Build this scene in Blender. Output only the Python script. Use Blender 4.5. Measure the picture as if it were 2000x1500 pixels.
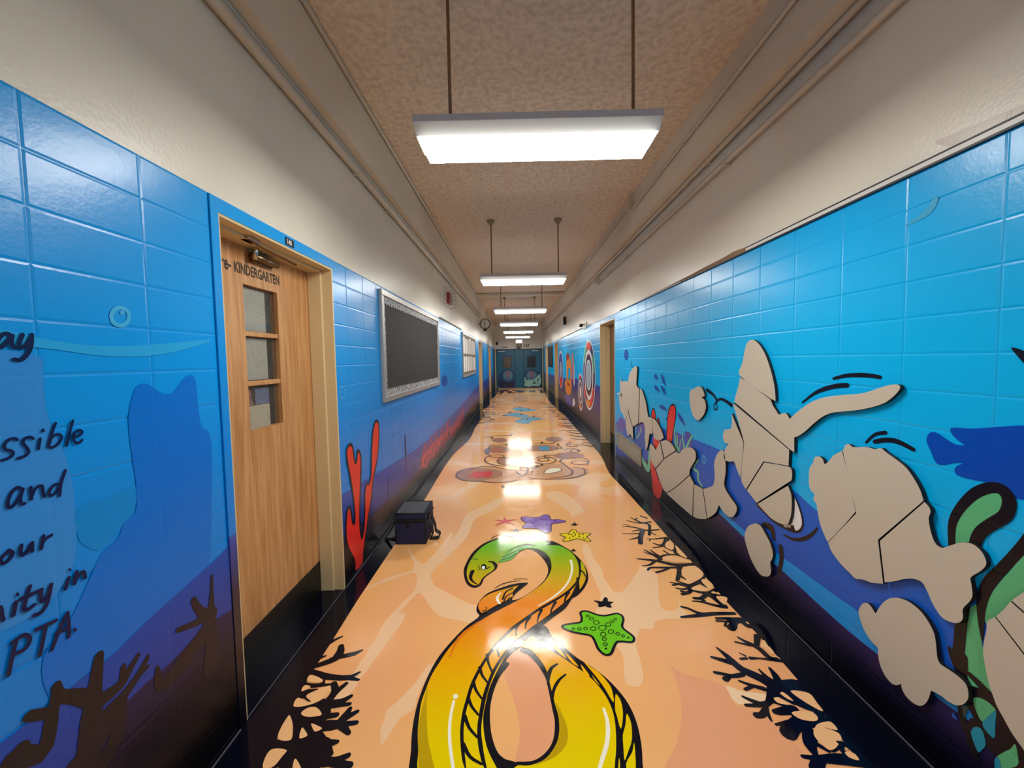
import bpy, bmesh, math, random
from mathutils import Vector, Matrix
from mathutils.geometry import tessellate_polygon
sc=bpy.context.scene
for o in list(bpy.data.objects): bpy.data.objects.remove(o)
COL=sc.collection
# ---------------- camera, world, exposure ----------------
EYE=1.53; XL=-1.1842; XR=1.5147; TOP=2.2001; CEIL=3.43; YB=-3.6; YE=20.9
cd=bpy.data.cameras.new('camera'); cam=bpy.data.objects.new('camera',cd); COL.objects.link(cam)
cd.sensor_fit='HORIZONTAL'; cd.sensor_width=36; cd.lens=13.5; cd.shift_y=-0.003935; cd.clip_start=.05
cam.matrix_world=Matrix(((0.9997980,0.0172595,0.0102986,0),(0.0093731,0.0528703,-0.9985574,0),(-0.0177791,0.9984522,0.0526978,1.53),(0,0,0,1)))
sc.camera=cam
w=bpy.data.worlds.new('world'); sc.world=w; w.use_nodes=True
w.node_tree.nodes['Background'].inputs[0].default_value=(.012,.012,.012,1)
sc.view_settings.view_transform='Standard'; sc.view_settings.look='None'; sc.view_settings.gamma=1
sc.view_settings.use_curve_mapping=False; sc.view_settings.exposure=0.0
LAMP=66.0; LAMP_SIDE=15.0      # radiance of the fluorescent lenses
LAMP_COL=(1,.965,.89)
# ---------------- materials ----------------
def lin(c):
    return tuple((x/255/12.92 if x/255<=.04045 else ((x/255+.055)/1.055)**2.4) for x in c)
MATS={}
def newmat(n):
    m=bpy.data.materials.new(n); m.use_nodes=True; MATS[n]=m
    return m,m.node_tree,m.node_tree.nodes['Principled BSDF']
def node(nt,t,**k):
    n=nt.nodes.new(t)
    for a,b in k.items(): setattr(n,a,b)
    return n
def math_(nt,op,a,b=None,c=None):
    n=node(nt,'ShaderNodeMath',operation=op)
    for i,v in enumerate((a,b,c)):
        if v is None: continue
        if hasattr(v,'is_linked') or hasattr(v,'links'): nt.links.new(v,n.inputs[i])
        else: n.inputs[i].default_value=v
    return n.outputs[0]
def position(nt):
    g=node(nt,'ShaderNodeNewGeometry'); s=node(nt,'ShaderNodeSeparateXYZ'); nt.links.new(g.outputs['Position'],s.inputs[0]); return g.outputs['Position'],s
def noise(nt,scale,vec=None,detail=2,stretch=None):
    n=node(nt,'ShaderNodeTexNoise'); n.inputs['Scale'].default_value=scale; n.inputs['Detail'].default_value=detail
    if vec is not None:
        if stretch:
            mp=node(nt,'ShaderNodeMapping'); mp.inputs['Scale'].default_value=stretch; nt.links.new(vec,mp.inputs[0]); vec=mp.outputs[0]
        nt.links.new(vec,n.inputs['Vector'])
    return n.outputs['Fac']
def bump(nt,b,h,strength,dist,prev=None):
    n=node(nt,'ShaderNodeBump'); n.inputs['Strength'].default_value=strength; n.inputs['Distance'].default_value=dist
    nt.links.new(h,n.inputs['Height'])
    if prev is not None: nt.links.new(prev,n.inputs['Normal'])
    if b is not None: nt.links.new(n.outputs[0],b.inputs['Normal'])
    return n.outputs[0]
def ramp(nt,fac,stops):
    r=node(nt,'ShaderNodeValToRGB'); e=r.color_ramp.elements
    while len(e)<len(stops): e.new(.5)
    for el,(p,c) in zip(e,stops): el.position=p; el.color=(*lin(c),1)
    nt.links.new(fac,r.inputs[0]); return r.outputs[0]
def maprange(nt,v,a,b,c=0,d=1,smooth=False):
    n=node(nt,'ShaderNodeMapRange'); n.inputs[1].default_value=a;n.inputs[2].default_value=b;n.inputs[3].default_value=c;n.inputs[4].default_value=d
    if smooth: n.interpolation_type='SMOOTHSTEP'
    nt.links.new(v,n.inputs[0]); return n.outputs[0]
def simple(n,c,rough=.5,metal=0,spec=.5,emit=None):
    m,nt,b=newmat(n); b.inputs['Base Color'].default_value=(*lin(c),1); b.inputs['Roughness'].default_value=rough; b.inputs['Metallic'].default_value=metal
    b.inputs['Specular IOR Level'].default_value=spec
    if emit: b.inputs['Emission Color'].default_value=(*emit[0],1); b.inputs['Emission Strength'].default_value=emit[1]
    return m
def joints(nt,b,phase,zoff):
    # vinyl wrap stretched over the block joints: shallow grooves plus a faint ripple
    p,s=position(nt)
    def dist(v,ph,pitch):
        f=math_(nt,'FRACT',math_(nt,'DIVIDE',math_(nt,'SUBTRACT',v,ph),pitch))
        return math_(nt,'MULTIPLY',math_(nt,'SUBTRACT',.5,math_(nt,'ABSOLUTE',math_(nt,'SUBTRACT',f,.5))),pitch)
    d=math_(nt,'MINIMUM',dist(s.outputs[1],phase,.296),dist(s.outputs[2],zoff,.1375))
    h=maprange(nt,d,0,.009,0,1,True)
    n1=bump(nt,None,h,.22,.002)
    bump(nt,b,noise(nt,60,p,3),.08,.004,n1)
PH={'L':(1.24,2.2001),'R':(1.224,2.2125)}
WALLROUGH=.28
def wallprint(n,c,side,rough=WALLROUGH):
    m,nt,b=newmat(n+side); b.inputs['Base Color'].default_value=(*lin(c),1); b.inputs['Roughness'].default_value=rough
    b.inputs['Specular IOR Level'].default_value=.36; joints(nt,b,*PH[side]); return m
def wallramp(n,side,stops):
    m,nt,b=newmat(n+side); a=node(nt,'ShaderNodeAttribute',attribute_name='t')
    nt.links.new(ramp(nt,a.outputs['Fac'],stops),b.inputs['Base Color']); b.inputs['Roughness'].default_value=WALLROUGH; b.inputs['Specular IOR Level'].default_value=.34; joints(nt,b,*PH[side]); return m
def blockmat(n,stops):
    m,nt,b=newmat(n); p,s=position(nt)
    z=maprange(nt,s.outputs[2],0,2.2)
    nt.links.new(ramp(nt,z,stops),b.inputs['Base Color']); b.inputs['Roughness'].default_value=WALLROUGH; b.inputs['Specular IOR Level'].default_value=.38
    n1=bump(nt,None,noise(nt,7,p,2),.12,.012); bump(nt,b,noise(nt,90,p,3),.10,.004,n1); return m
FLOORROUGH=.105
def floorbump(nt,b):
    p,s=position(nt); n1=bump(nt,None,noise(nt,2.2,p,2),.05,.02); bump(nt,b,noise(nt,26,p,3,(1,.6,1)),.035,.006,n1)
    r=maprange(nt,noise(nt,9,p,4),.3,.7,FLOORROUGH*.7,FLOORROUGH*1.5); nt.links.new(r,b.inputs['Roughness'])
    b.inputs['Specular IOR Level'].default_value=.26
def floorprint(n,c):
    m,nt,b=newmat(n+'F'); b.inputs['Base Color'].default_value=(*lin(c),1); floorbump(nt,b); return m
def floorbase(n):
    m,nt,b=newmat(n); p,s=position(nt)
    v=node(nt,'ShaderNodeTexVoronoi',feature='DISTANCE_TO_EDGE'); v.inputs['Scale'].default_value=1.25
    nz=node(nt,'ShaderNodeTexNoise'); nz.inputs['Scale'].default_value=1.6; nt.links.new(p,nz.inputs['Vector'])
    mx=node(nt,'ShaderNodeMix',data_type='VECTOR'); mx.inputs[0].default_value=.35; nt.links.new(p,mx.inputs[4]); nt.links.new(nz.outputs['Color'],mx.inputs[5]); nt.links.new(mx.outputs[1],v.inputs['Vector'])
    vein=maprange(nt,v.outputs['Distance'],.05,.075,1,0,True)
    far=maprange(nt,s.outputs[1],3.9,4.6)
    f=math_(nt,'MULTIPLY',vein,far)
    tone=noise(nt,.9,p,1)
    base=ramp(nt,tone,[(.35,PEACH_A),(.65,PEACH_B)])
    mc=node(nt,'ShaderNodeMix',data_type='RGBA'); nt.links.new(f,mc.inputs[0]); nt.links.new(base,mc.inputs[6]); mc.inputs[7].default_value=(*lin(VEIN),1)
    nt.links.new(mc.outputs[2],b.inputs['Base Color']); floorbump(nt,b); return m
PEACH=(226,166,112); PEACH_A=(244,174,116); PEACH_B=(248,188,116); VEIN=(246,200,152)
INK=(16,16,26)
FL=dict(navy=(7,9,24),ink=INK,vein=VEIN,vein2=(248,210,168),pinkish=(238,166,120),peach=(248,192,134),eelfin=(110,190,80),eeldark=(196,160,8),cream=(248,240,214),white=(250,250,250),streak=(226,120,20),
 sgreen=(110,200,30),syellow=(240,214,30),spurple=(138,98,184),spurpledk=(112,76,160),sred=(216,76,80),sred2=(196,120,96),greyink=(120,116,120),burrow=(176,126,104),burrow2=(214,160,120),burrowline=(122,84,72),skyblue=(84,164,204),fishblue=(126,180,206),reefdark=(70,50,48))
for k,c in FL.items(): floorprint(k,c)
m,nt,b=newmat('eelF'); p,s=position(nt)
nt.links.new(ramp(nt,maprange(nt,s.outputs[1],1.3,3.25),[(0,(240,214,0)),(.1,(238,206,0)),(.27,(244,176,0)),(.40,(244,150,10)),(.53,(244,140,40)),(.64,(222,170,30)),(.76,(176,184,16)),(.9,(110,190,30)),(1,(110,196,60))]),b.inputs['Base Color']); floorbump(nt,b)
floorbase('floor_vinyl')
WP=dict(letter=(8,20,70),teal1=(40,166,228),teal2=(70,176,228),sheenwater=(50,140,220),tealdeep=(0,136,216),deepblue=(0,112,214),coralbrown=(30,22,36),coralred=(232,50,40),coralred2=(208,64,72),stain=(40,50,90),bubble=(0,84,180),ink=(18,16,26),
 royal=(0,74,186),seagreen=(92,184,128),tealpatch=(24,146,176),dullgreen=(70,96,90),royal2=(30,90,180),white=(238,240,240),royalfish=(16,84,176),violet=(76,80,176),palegreen=(116,196,164),darkrock=(44,44,54),ray=(60,170,214),
 offwhite=(232,232,232),inkblue=(30,40,80),mauve=(130,60,80),greyblue=(168,186,196),orange=(238,140,24),brownred=(170,60,40),pinkish=(206,150,120),patch=(204,194,182))
for k,c in WP.items():
    for sd in 'LR': wallprint(k,c,sd)
wallramp('sandL','L',[(0,(26,74,176)),(.35,(34,60,152)),(.7,(40,34,70)),(1,(14,10,18))]); wallramp('sandL','R',[(0,(66,74,160)),(.4,(58,54,110)),(.75,(48,40,56)),(1,(22,20,26))])
WR0=wallramp
def wallramp(*a):
    m=WR0(*a); m.node_tree.nodes['Principled BSDF'].inputs['Specular IOR Level'].default_value=.3; return m
wallramp('blackL','L',[(0,(36,30,74)),(.3,(24,18,38)),(.7,(12,8,14)),(1,(4,4,10))])
wallramp('sandR','R',[(0,(22,98,206)),(.5,(14,86,196)),(1,(20,50,140))]); wallramp('lightband','R',[(0,(0,150,232)),(1,(0,142,226))]); wallramp('blackR','R',[(0,(28,24,90)),(.35,(16,14,50)),(.7,(6,6,16)),(1,(4,4,10))])
for k,c in dict(greyteal=(90,130,150),greyteal2=(70,110,140),mutedrose=(150,90,110),mint=(150,200,190),endnavy=(22,24,70),endblue2=(10,70,110)).items(): simple(k+'E',c,.4)
m,nt,b=newmat('frame_mural'); p,s=position(nt); nt.links.new(ramp(nt,maprange(nt,s.outputs[2],0,2.2),[(0,(6,5,10)),(.16,(26,18,30)),(.27,(44,30,56)),(.372,(60,72,168)),(.38,(0,126,220)),(1,(10,156,234))]),b.inputs['Base Color']); b.inputs['Roughness'].default_value=WALLROUGH
blockmat('block_left',[(0,(0,118,214)),(.4,(0,132,226)),(.7,(0,152,236)),(1,(20,156,232))])
blockmat('block_right',[(0,(0,150,228)),(.35,(0,178,244)),(.7,(0,184,248)),(1,(0,170,240))])
def plaster(n,c,rough,bs):
    m,nt,b=newmat(n); p,s=position(nt)
    t=noise(nt,1.5,p,3,(1,.5,1)); nt.links.new(ramp(nt,t,[(.3,tuple(x*.95 for x in c)),(.7,c)]),b.inputs['Base Color']); b.inputs['Roughness'].default_value=rough
    n1=bump(nt,None,noise(nt,5,p,2),.1,.02); bump(nt,b,noise(nt,bs,p,4),.25,.004,n1); return m
plaster('cream_plaster',(226,221,206),.34,70)
m,nt,b=newmat('ceiling_stucco'); p,s=position(nt); b.inputs['Roughness'].default_value=.8
nt.links.new(ramp(nt,noise(nt,26,p,5),[(.35,(206,190,168)),(.6,(228,214,192))]),b.inputs['Base Color']); bump(nt,b,noise(nt,55,p,6),.9,.009)
plaster('soffit_paint',(220,212,194),.5,60)
def wood(n,c1,c2):
    m,nt,b=newmat(n); p,s=position(nt)
    t=noise(nt,6,p,5,(1,5,.35)); t2=noise(nt,30,p,4,(1,5,.12))
    mm=math_(nt,'ADD',math_(nt,'MULTIPLY',t,.6),math_(nt,'MULTIPLY',t2,.4)); nt.links.new(ramp(nt,mm,[(.36,c1),(.6,c2)]),b.inputs['Base Color']); b.inputs['Roughness'].default_value=.42; return m
wood('door_wood',(168,112,62),(208,158,104)); wood('brown_wood',(112,84,56),(140,106,70))
simple('frame_beige',(212,190,146),.35); simple('black_kick',(8,8,10),.4); simple('bead',(84,84,96),.4); simple('bronze',(120,98,74),.35,.9); simple('chrome',(190,186,178),.25,1); simple('aluminium',(178,176,172),.4,.5); simple('frame_blue',(0,132,212),WALLROUGH)
simple('black_board',(38,38,38),.75); simple('white_paint',(214,212,206),.4); simple('lamp_pan',(196,196,200),.45); simple('lamp_lip',(176,178,176),.5)
simple('lamp_lens',(250,250,250),.4,emit=(LAMP_COL,LAMP)); simple('lamp_lens_side',(250,250,250),.4,emit=(LAMP_COL,LAMP_SIDE)); simple('rod_brown',(140,104,70),.5); simple('canopy_beige',(150,134,108),.5)
simple('pipe_paint',(196,188,172),.3); simple('black_plastic',(12,12,14),.4); simple('navy_fabric',(27,31,68),.85); simple('black_fabric',(9,9,11),.8); simple('grey_lining',(74,76,76),.6); simple('piping_grey',(120,120,124),.5)
simple('paper_cream',(222,216,190),.8); simple('paper_grey',(206,208,196),.8); simple('paper_white',(232,230,224),.7); simple('dark_void',(18,16,16),.8); simple('photo_blue',(120,138,176),.5); simple('photo_dark',(48,34,34),.5); simple('photo_skin',(176,128,116),.5)
simple('text_dark',(34,24,18),.5); simple('text_orange',(232,150,78),.5); simple('text_white',(236,234,228),.5); simple('alarm_red',(150,22,24),.35); simple('clear_lens',(240,240,236),.15); simple('clock_face',(200,196,184),.5)
simple('cut_beige',(196,188,170),.6); simple('cut_edge',(14,12,14),.6); simple('raw_brown',(150,118,92),.9); simple('end_teal',(12,96,124),.4); simple('end_teal_dark',(4,60,84),.4); simple('window_dark',(22,30,32),.2); simple('window_brown',(92,80,58),.3)
simple('exit_face',(255,240,235),.4,emit=((1,.9,.86),1.3)); simple('taupe',(120,110,92),.6); simple('vent_beige',(150,136,110),.45); simple('rail_dark',(30,30,40),.5); simple('wire_grey',(150,150,146),.4,.6); simple('lens_glass',(40,20,26),.1)
m,nt,b=newmat('border_paper'); p,s=position(nt)
nt.links.new(ramp(nt,noise(nt,50,p,3),[(.42,(96,100,104)),(.56,(196,196,200))]),b.inputs['Base Color']); b.inputs['Roughness'].default_value=.6
# wired glass: mostly clear with a diagonal wire lattice
m,nt,b=newmat('wired_glass'); p,s=position(nt)
def lat(sg):
    v=math_(nt,'ADD',s.outputs[1],math_(nt,'MULTIPLY',s.outputs[2],sg*.8)); f=math_(nt,'FRACT',math_(nt,'DIVIDE',v,.02)); return math_(nt,'LESS_THAN',f,.14)
wire=math_(nt,'MAXIMUM',lat(1),lat(-1)); b.inputs['Base Color'].default_value=(.2,.2,.18,1); b.inputs['Metallic'].default_value=.5
tr=node(nt,'ShaderNodeBsdfTransparent'); gl=node(nt,'ShaderNodeBsdfGlossy'); gl.inputs['Roughness'].default_value=.05; lw=node(nt,'ShaderNodeValue'); lw.outputs[0].default_value=.07
mx=node(nt,'ShaderNodeMixShader'); nt.links.new(lw.outputs[0],mx.inputs[0]); nt.links.new(tr.outputs[0],mx.inputs[1]); nt.links.new(gl.outputs[0],mx.inputs[2])
mx2=node(nt,'ShaderNodeMixShader'); nt.links.new(math_(nt,'MULTIPLY',wire,.55),mx2.inputs[0]); nt.links.new(mx.outputs[0],mx2.inputs[1]); nt.links.new(b.outputs[0],mx2.inputs[2]); nt.links.new(mx2.outputs[0],nt.nodes['Material Output'].inputs[0])
# ---------------- mesh helpers ----------------
class MB:
    def __init__(s): s.v=[];s.f=[];s.mi=[];s.mats=[];s.t=None;s.smooth=[]
    def mat(s,n):
        if n not in s.mats: s.mats.append(n)
        return s.mats.index(n)
    def add(s,vs,fs,m,sm=False):
        o=len(s.v); i=s.mat(m); s.v+=[tuple(a) for a in vs]
        for f in fs: s.f.append([o+k for k in f]); s.mi.append(i); s.smooth.append(sm)
        return s
    def box(s,a,b,m,bev=0):
        a,b=[min(x,y) for x,y in zip(a,b)],[max(x,y) for x,y in zip(a,b)]
        if bev:
            bm=bmesh.new(); bmesh.ops.create_cube(bm,size=1)
            for v in bm.verts: v.co=Vector([(a[k]+b[k])/2+v.co[k]*(b[k]-a[k]) for k in range(3)])
            bmesh.ops.bevel(bm,geom=bm.edges[:],offset=bev,segments=2,affect='EDGES',profile=.5)
            bm.verts.index_update(); s.add([v.co[:] for v in bm.verts],[[v.index for v in f.verts] for f in bm.faces],m); bm.free(); return s
        vs=[(x,y,z) for x in (a[0],b[0]) for y in (a[1],b[1]) for z in (a[2],b[2])]
        return s.add(vs,[(0,1,3,2),(4,6,7,5),(0,4,5,1),(2,3,7,6),(0,2,6,4),(1,5,7,3)],m)
    def tube(s,pts,r,m,n=10,cap=True):
        pts=[Vector(p) for p in pts]; rings=[]; o=[]
        rs=r if isinstance(r,(list,tuple)) else [r]*len(pts); vs=[];fs=[]
        for i,p in enumerate(pts):
            d=(pts[min(i+1,len(pts)-1)]-pts[max(i-1,0)]).normalized(); a=Vector((0,0,1)) if abs(d.z)<.9 else Vector((1,0,0))
            u=d.cross(a).normalized(); v=d.cross(u)
            for k in range(n): vs.append(p+(u*math.cos(2*math.pi*k/n)+v*math.sin(2*math.pi*k/n))*rs[i])
        for i in range(len(pts)-1):
            for k in range(n): fs.append((i*n+k,i*n+(k+1)%n,(i+1)*n+(k+1)%n,(i+1)*n+k))
        if cap: fs.append(tuple(range(n))[::-1]); fs.append(tuple((len(pts)-1)*n+k for k in range(n)))
        return s.add(vs,fs,m,True)
    def prism(s,prof,x0,x1,m,axis='x',inset=0):
        n=len(prof)      # profile of (y,z) swept along x
        vs=[(x0,y,z) for y,z in prof]+[(x1,y,z) for y,z in prof]
        return s.add(vs,[tuple(range(n)),tuple(range(2*n-1,n-1,-1))]+[(k,n+k,n+(k+1)%n,(k+1)%n) for k in range(n)],m)
    def build(s,name,parent=None,kind=None,label=None,cat=None,group=None,loc=None):
        me=bpy.data.meshes.new(name); vs=s.v
        o=bpy.data.objects.new(name,me); COL.objects.link(o)
        off=Vector(parent.location) if parent is not None and parent.parent is None else (Vector(parent.location)+Vector(parent.parent.location) if parent is not None else Vector((0,0,0)))
        if loc is not None: o.location=Vector(loc)-off; off=Vector(loc)
        vs=[Vector(v)-off for v in vs]
        me.from_pydata(vs,[],s.f)
        for n in s.mats: me.materials.append(MATS[n])
        me.polygons.foreach_set('material_index',s.mi); me.polygons.foreach_set('use_smooth',s.smooth)
        if s.t is not None:
            a=me.attributes.new('t','FLOAT','POINT'); a.data.foreach_set('value',s.t)
        me.update(); 
        if parent is not None: o.parent=parent
        tag(o,label,cat,group,kind); return o
def recalc(o):
    bm=bmesh.new(); bm.from_mesh(o.data); bmesh.ops.recalc_face_normals(bm,faces=bm.faces); bm.to_mesh(o.data); bm.free(); return o
def tag(o,label=None,cat=None,group=None,kind=None):
    if label: o['label']=label
    if cat: o['category']=cat
    if group: o['group']=group
    if kind: o['kind']=kind
    return o
def thing(name,label,cat,loc=(0,0,0),group=None,kind=None):
    o=bpy.data.objects.new(name,None); COL.objects.link(o); o.location=loc; o.empty_display_size=.05
    return tag(o,label,cat,group,kind)
def text(s,size,origin,u,v,mat,parent,name='lettering',xs=1,align='LEFT'):
    c=bpy.data.curves.new('t','FONT'); c.body=s; c.size=size; c.align_x=align; c.resolution_u=2; c.offset=size*.022
    t=bpy.data.objects.new('t',c); COL.objects.link(t); dg=bpy.context.evaluated_depsgraph_get(); dg.update()
    me=bpy.data.meshes.new_from_object(t.evaluated_get(dg)); bpy.data.objects.remove(t)
    o=Vector(origin); u=Vector(u); v=Vector(v); mb=MB()
    mb.add([o+u*p.co.x*xs+v*p.co.y for p in me.vertices],[list(p.vertices) for p in me.polygons],mat)
    bpy.data.meshes.remove(me); return mb.build(name,parent)
# ---------------- setting: floor, ceiling, walls ----------------
OPEN={'L':[(1.555,2.515,2.14),(12.35,13.55,2.14),(16.9,18.4,2.14)],'R':[(5.885,6.895,2.13),(13.75,14.95,2.13),(18.05,19.3,2.13)]}
fl=MB(); fl.box((XL-.4,YB,-.1),(XR+.4,YE+.2,0),'floor_vinyl'); floor=fl.build('floor',kind='structure')
c=MB(); c.box((XL-.4,YB,CEIL),(XR+.4,YE+.2,CEIL+.1),'ceiling_stucco'); ceiling=c.build('ceiling',kind='structure')
def side_wall(sd):
    X=XL if sd=='L' else XR; sg=-1 if sd=='L' else 1; mb=MB(); bm='block_left' if sd=='L' else 'block_right'
    X0=X+sg*.0015; X1=X+sg*.3
    ys=[YB]+[q for o in OPEN[sd] for q in o[:2]]+[YE+.2]
    for i in range(0,len(ys),2): mb.box((X0,ys[i],0),(X1,ys[i+1],TOP),bm)
    for o in OPEN[sd]: mb.box((X0,o[0],o[2]),(X1,o[1],TOP),bm)
    mb.box((X,YB,TOP),(X1,YE+.2,CEIL),'cream_plaster')
    return mb.build('wall_left' if sd=='L' else 'wall_right',kind='structure')
WALL={sd:side_wall(sd) for sd in 'LR'}
e=MB(); e.box((XL-.3,YE,0),(XR+.3,YE+.2,2.12),'end_teal'); e.box((XL-.3,YE,2.12),(XR+.3,YE+.2,CEIL),'cream_plaster'); WALL['E']=e.build('wall_end',kind='structure')
e=MB(); e.box((XL-.3,YB-.2,0),(XR+.3,YB,CEIL),'cream_plaster'); e.build('wall_back',kind='structure')
s1=MB(); s1.box((XL,YB,3.02),(XL+.098,YE,CEIL),'soffit_paint'); s1.build('trim_1',kind='structure',label='cream soffit beam boxed along the top of the left wall')
s1=MB(); s1.box((XR-.115,YB,3.025),(XR,YE,CEIL),'soffit_paint'); s1.build('trim_2',kind='structure',label='cream soffit beam boxed along the top of the right wall')
s1=MB(); s1.box((XL+.098,11.05,3.36),(XR-.115,11.3,CEIL),'soffit_paint'); s1.build('trim_3',kind='structure',label='shallow ceiling beam crossing the far corridor')
# blocks of the glazed lower walls
def blocks(sd):
    X=XL if sd=='L' else XR; sg=1 if sd=='L' else -1; ph,zt=PH[sd]; L=.296; H=.1375; mt='block_left' if sd=='L' else 'block_right'
    near=[];rest=[]
    k0=math.floor((YB-ph)/L); k1=math.ceil((YE-ph)/L)
    for k in range(k0,k1):
        for r in range(17):
            y0=max(ph+k*L,YB); y1=min(ph+(k+1)*L,YE); z1=min(zt-r*H,TOP); z0=max(zt-(r+1)*H,0)
            if z1-z0<.02: continue
            segs=[(y0,y1,z0,z1)]
            for o in OPEN[sd]:
                oy0,oy1,oz=o; 
                if sd=='L' and o[0]<2: oy0-=.04; oz=TOP
                ns=[]
                for a,b,cc,d in segs:
                    if b<=oy0 or a>=oy1 or cc>=oz: ns.append((a,b,cc,d)); continue
                    if a<oy0: ns.append((a,oy0,cc,d))
                    if b>oy1: ns.append((oy1,b,cc,d))
                    if d>oz and max(a,oy0)<min(b,oy1): ns.append((max(a,oy0),min(b,oy1),oz,d))
                segs=ns
            for q in segs:
                if q[1]-q[0]<.02 or q[3]-q[2]<.012: continue
                (near if .7<(q[0]+q[1])/2 else rest).append(q)
    near.sort(key=lambda q:q[0]); rest+=near[300:]; near=near[:300]
    cache={}
    def geo(w,h):
        g=.0012; ch=.006; vs=[];
        for d,ins in ((.0004,g),(.0015,g+ch)):
            vs+=[(d*sg,-w/2+ins,-h/2+ins),(d*sg,w/2-ins,-h/2+ins),(d*sg,w/2-ins,h/2-ins),(d*sg,-w/2+ins,h/2-ins)]
        fs=[(4,5,6,7)]+[(k,(k+1)%4,4+(k+1)%4,4+k) for k in range(4)]
        if sg<0: fs=[f[::-1] for f in fs]
        return vs,fs
    for y0,y1,z0,z1 in near:
        key=(round(y1-y0,3),round(z1-z0,3))
        if key not in cache:
            vs,fs=geo(*key); me=bpy.data.meshes.new('block'); me.from_pydata(vs,[],fs); me.materials.append(MATS[mt]); me.update(); cache[key]=me
        o=bpy.data.objects.new('block',cache[key]); COL.objects.link(o); o.location=(X-sg*.0015,(y0+y1)/2,(z0+z1)/2); o.parent=WALL[sd]
    mb=MB()
    for y0,y1,z0,z1 in rest:
        vs,fs=geo(y1-y0,z1-z0); mb.add([(v[0]+X-sg*.0015,v[1]+(y0+y1)/2,v[2]+(z0+z1)/2) for v in vs],fs,mt)
    mb.build('block_courses',WALL[sd],kind='stuff')
blocks('L'); blocks('R')
# ---------------- flat prints on floor and walls ----------------
def herm(pts,n,closed):
    q=[];cor=[]
    for p in pts:
        p=Vector(p)
        if q and (p-q[-1]).length<3e-4: cor[-1]=True; continue
        q.append(p);cor.append(False)
    if closed and len(q)>2 and (q[0]-q[-1]).length<3e-4: q.pop();cor[0]=True;cor.pop()
    N=len(q); m=[]
    for i in range(N):
        if not closed and i in (0,N-1): a,b=(q[0],q[1]) if i==0 else (q[-2],q[-1]); m.append((b-a)/max((b-a).length,1e-9)); continue
        a,b=q[i-1],q[(i+1)%N]; l=(q[i]-a).length+(b-q[i]).length; m.append((b-a)/max(l,1e-9))
    out=[]
    for i in range(N if closed else N-1):
        a,b=q[i],q[(i+1)%N]; L=(b-a).length; ma=m[i]*L if not cor[i] else (b-a)*.6; mb_=m[(i+1)%N]*L if not cor[(i+1)%N] else (b-a)*.6
        for k in range(n):
            t=k/n; t2=t*t;t3=t2*t
            out.append(a*(2*t3-3*t2+1)+ma*(t3-2*t2+t)+b*(-2*t3+3*t2)+mb_*(t3-t2))
    if not closed: out.append(q[-1])
    return out
def place(pl,lay,e=0):
    if pl=='F': return lambda p:(p[0],p[1],.0006*lay+e)
    if pl=='L': return lambda p:(XL+.0003+.0006*lay+e,p[0],p[1])
    if pl=='R': return lambda p:(XR-.0003-.0006*lay-e,p[0],p[1])
    if pl=='E': return lambda p:(p[0],YE-.012-.0015*lay-e,p[1])
def ribbon(pts,ws,closed):
    N=len(pts); vs=[];fs=[]
    for i,p in enumerate(pts):
        a=pts[i-1] if (i>0 or closed) else p; b=pts[(i+1)%N] if (i<N-1 or closed) else p
        d=(b-a); d=d/max(d.length,1e-9); n=Vector((-d.y,d.x)); h=ws[i]/2
        vs+=[p+n*h,p-n*h]
    M=N if closed else N-1
    for i in range(M): j=(i+1)%N; fs.append((2*i+1,2*j+1,2*j,2*i))
    if not closed:
        for i,s in ((0,-1),(N-1,1)):
            p=pts[i]; d=(pts[1]-pts[0]) if i==0 else (pts[-1]-pts[-2]); d=d/max(d.length,1e-9)*s; n=Vector((-d.y,d.x)); h=ws[i]/2; o=len(vs)
            vs+=[p+n*(h*math.cos(a))+d*(h*math.sin(a)) for a in [math.pi*k/5 for k in range(6)]]; fs.append(tuple(range(o,o+6))[::-1])
    return vs,fs
def interp(x,xs,ys):
    if x<=xs[0]: return ys[0]
    for i in range(len(xs)-1):
        if x<=xs[i+1]: return ys[i]+(ys[i+1]-ys[i])*(x-xs[i])/max(xs[i+1]-xs[i],1e-9)
    return ys[-1]
def unflat(a): return [Vector((a[i]/1e4,a[i+1]/1e4)) for i in range(0,len(a),2)]
ART_N=[0]
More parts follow.
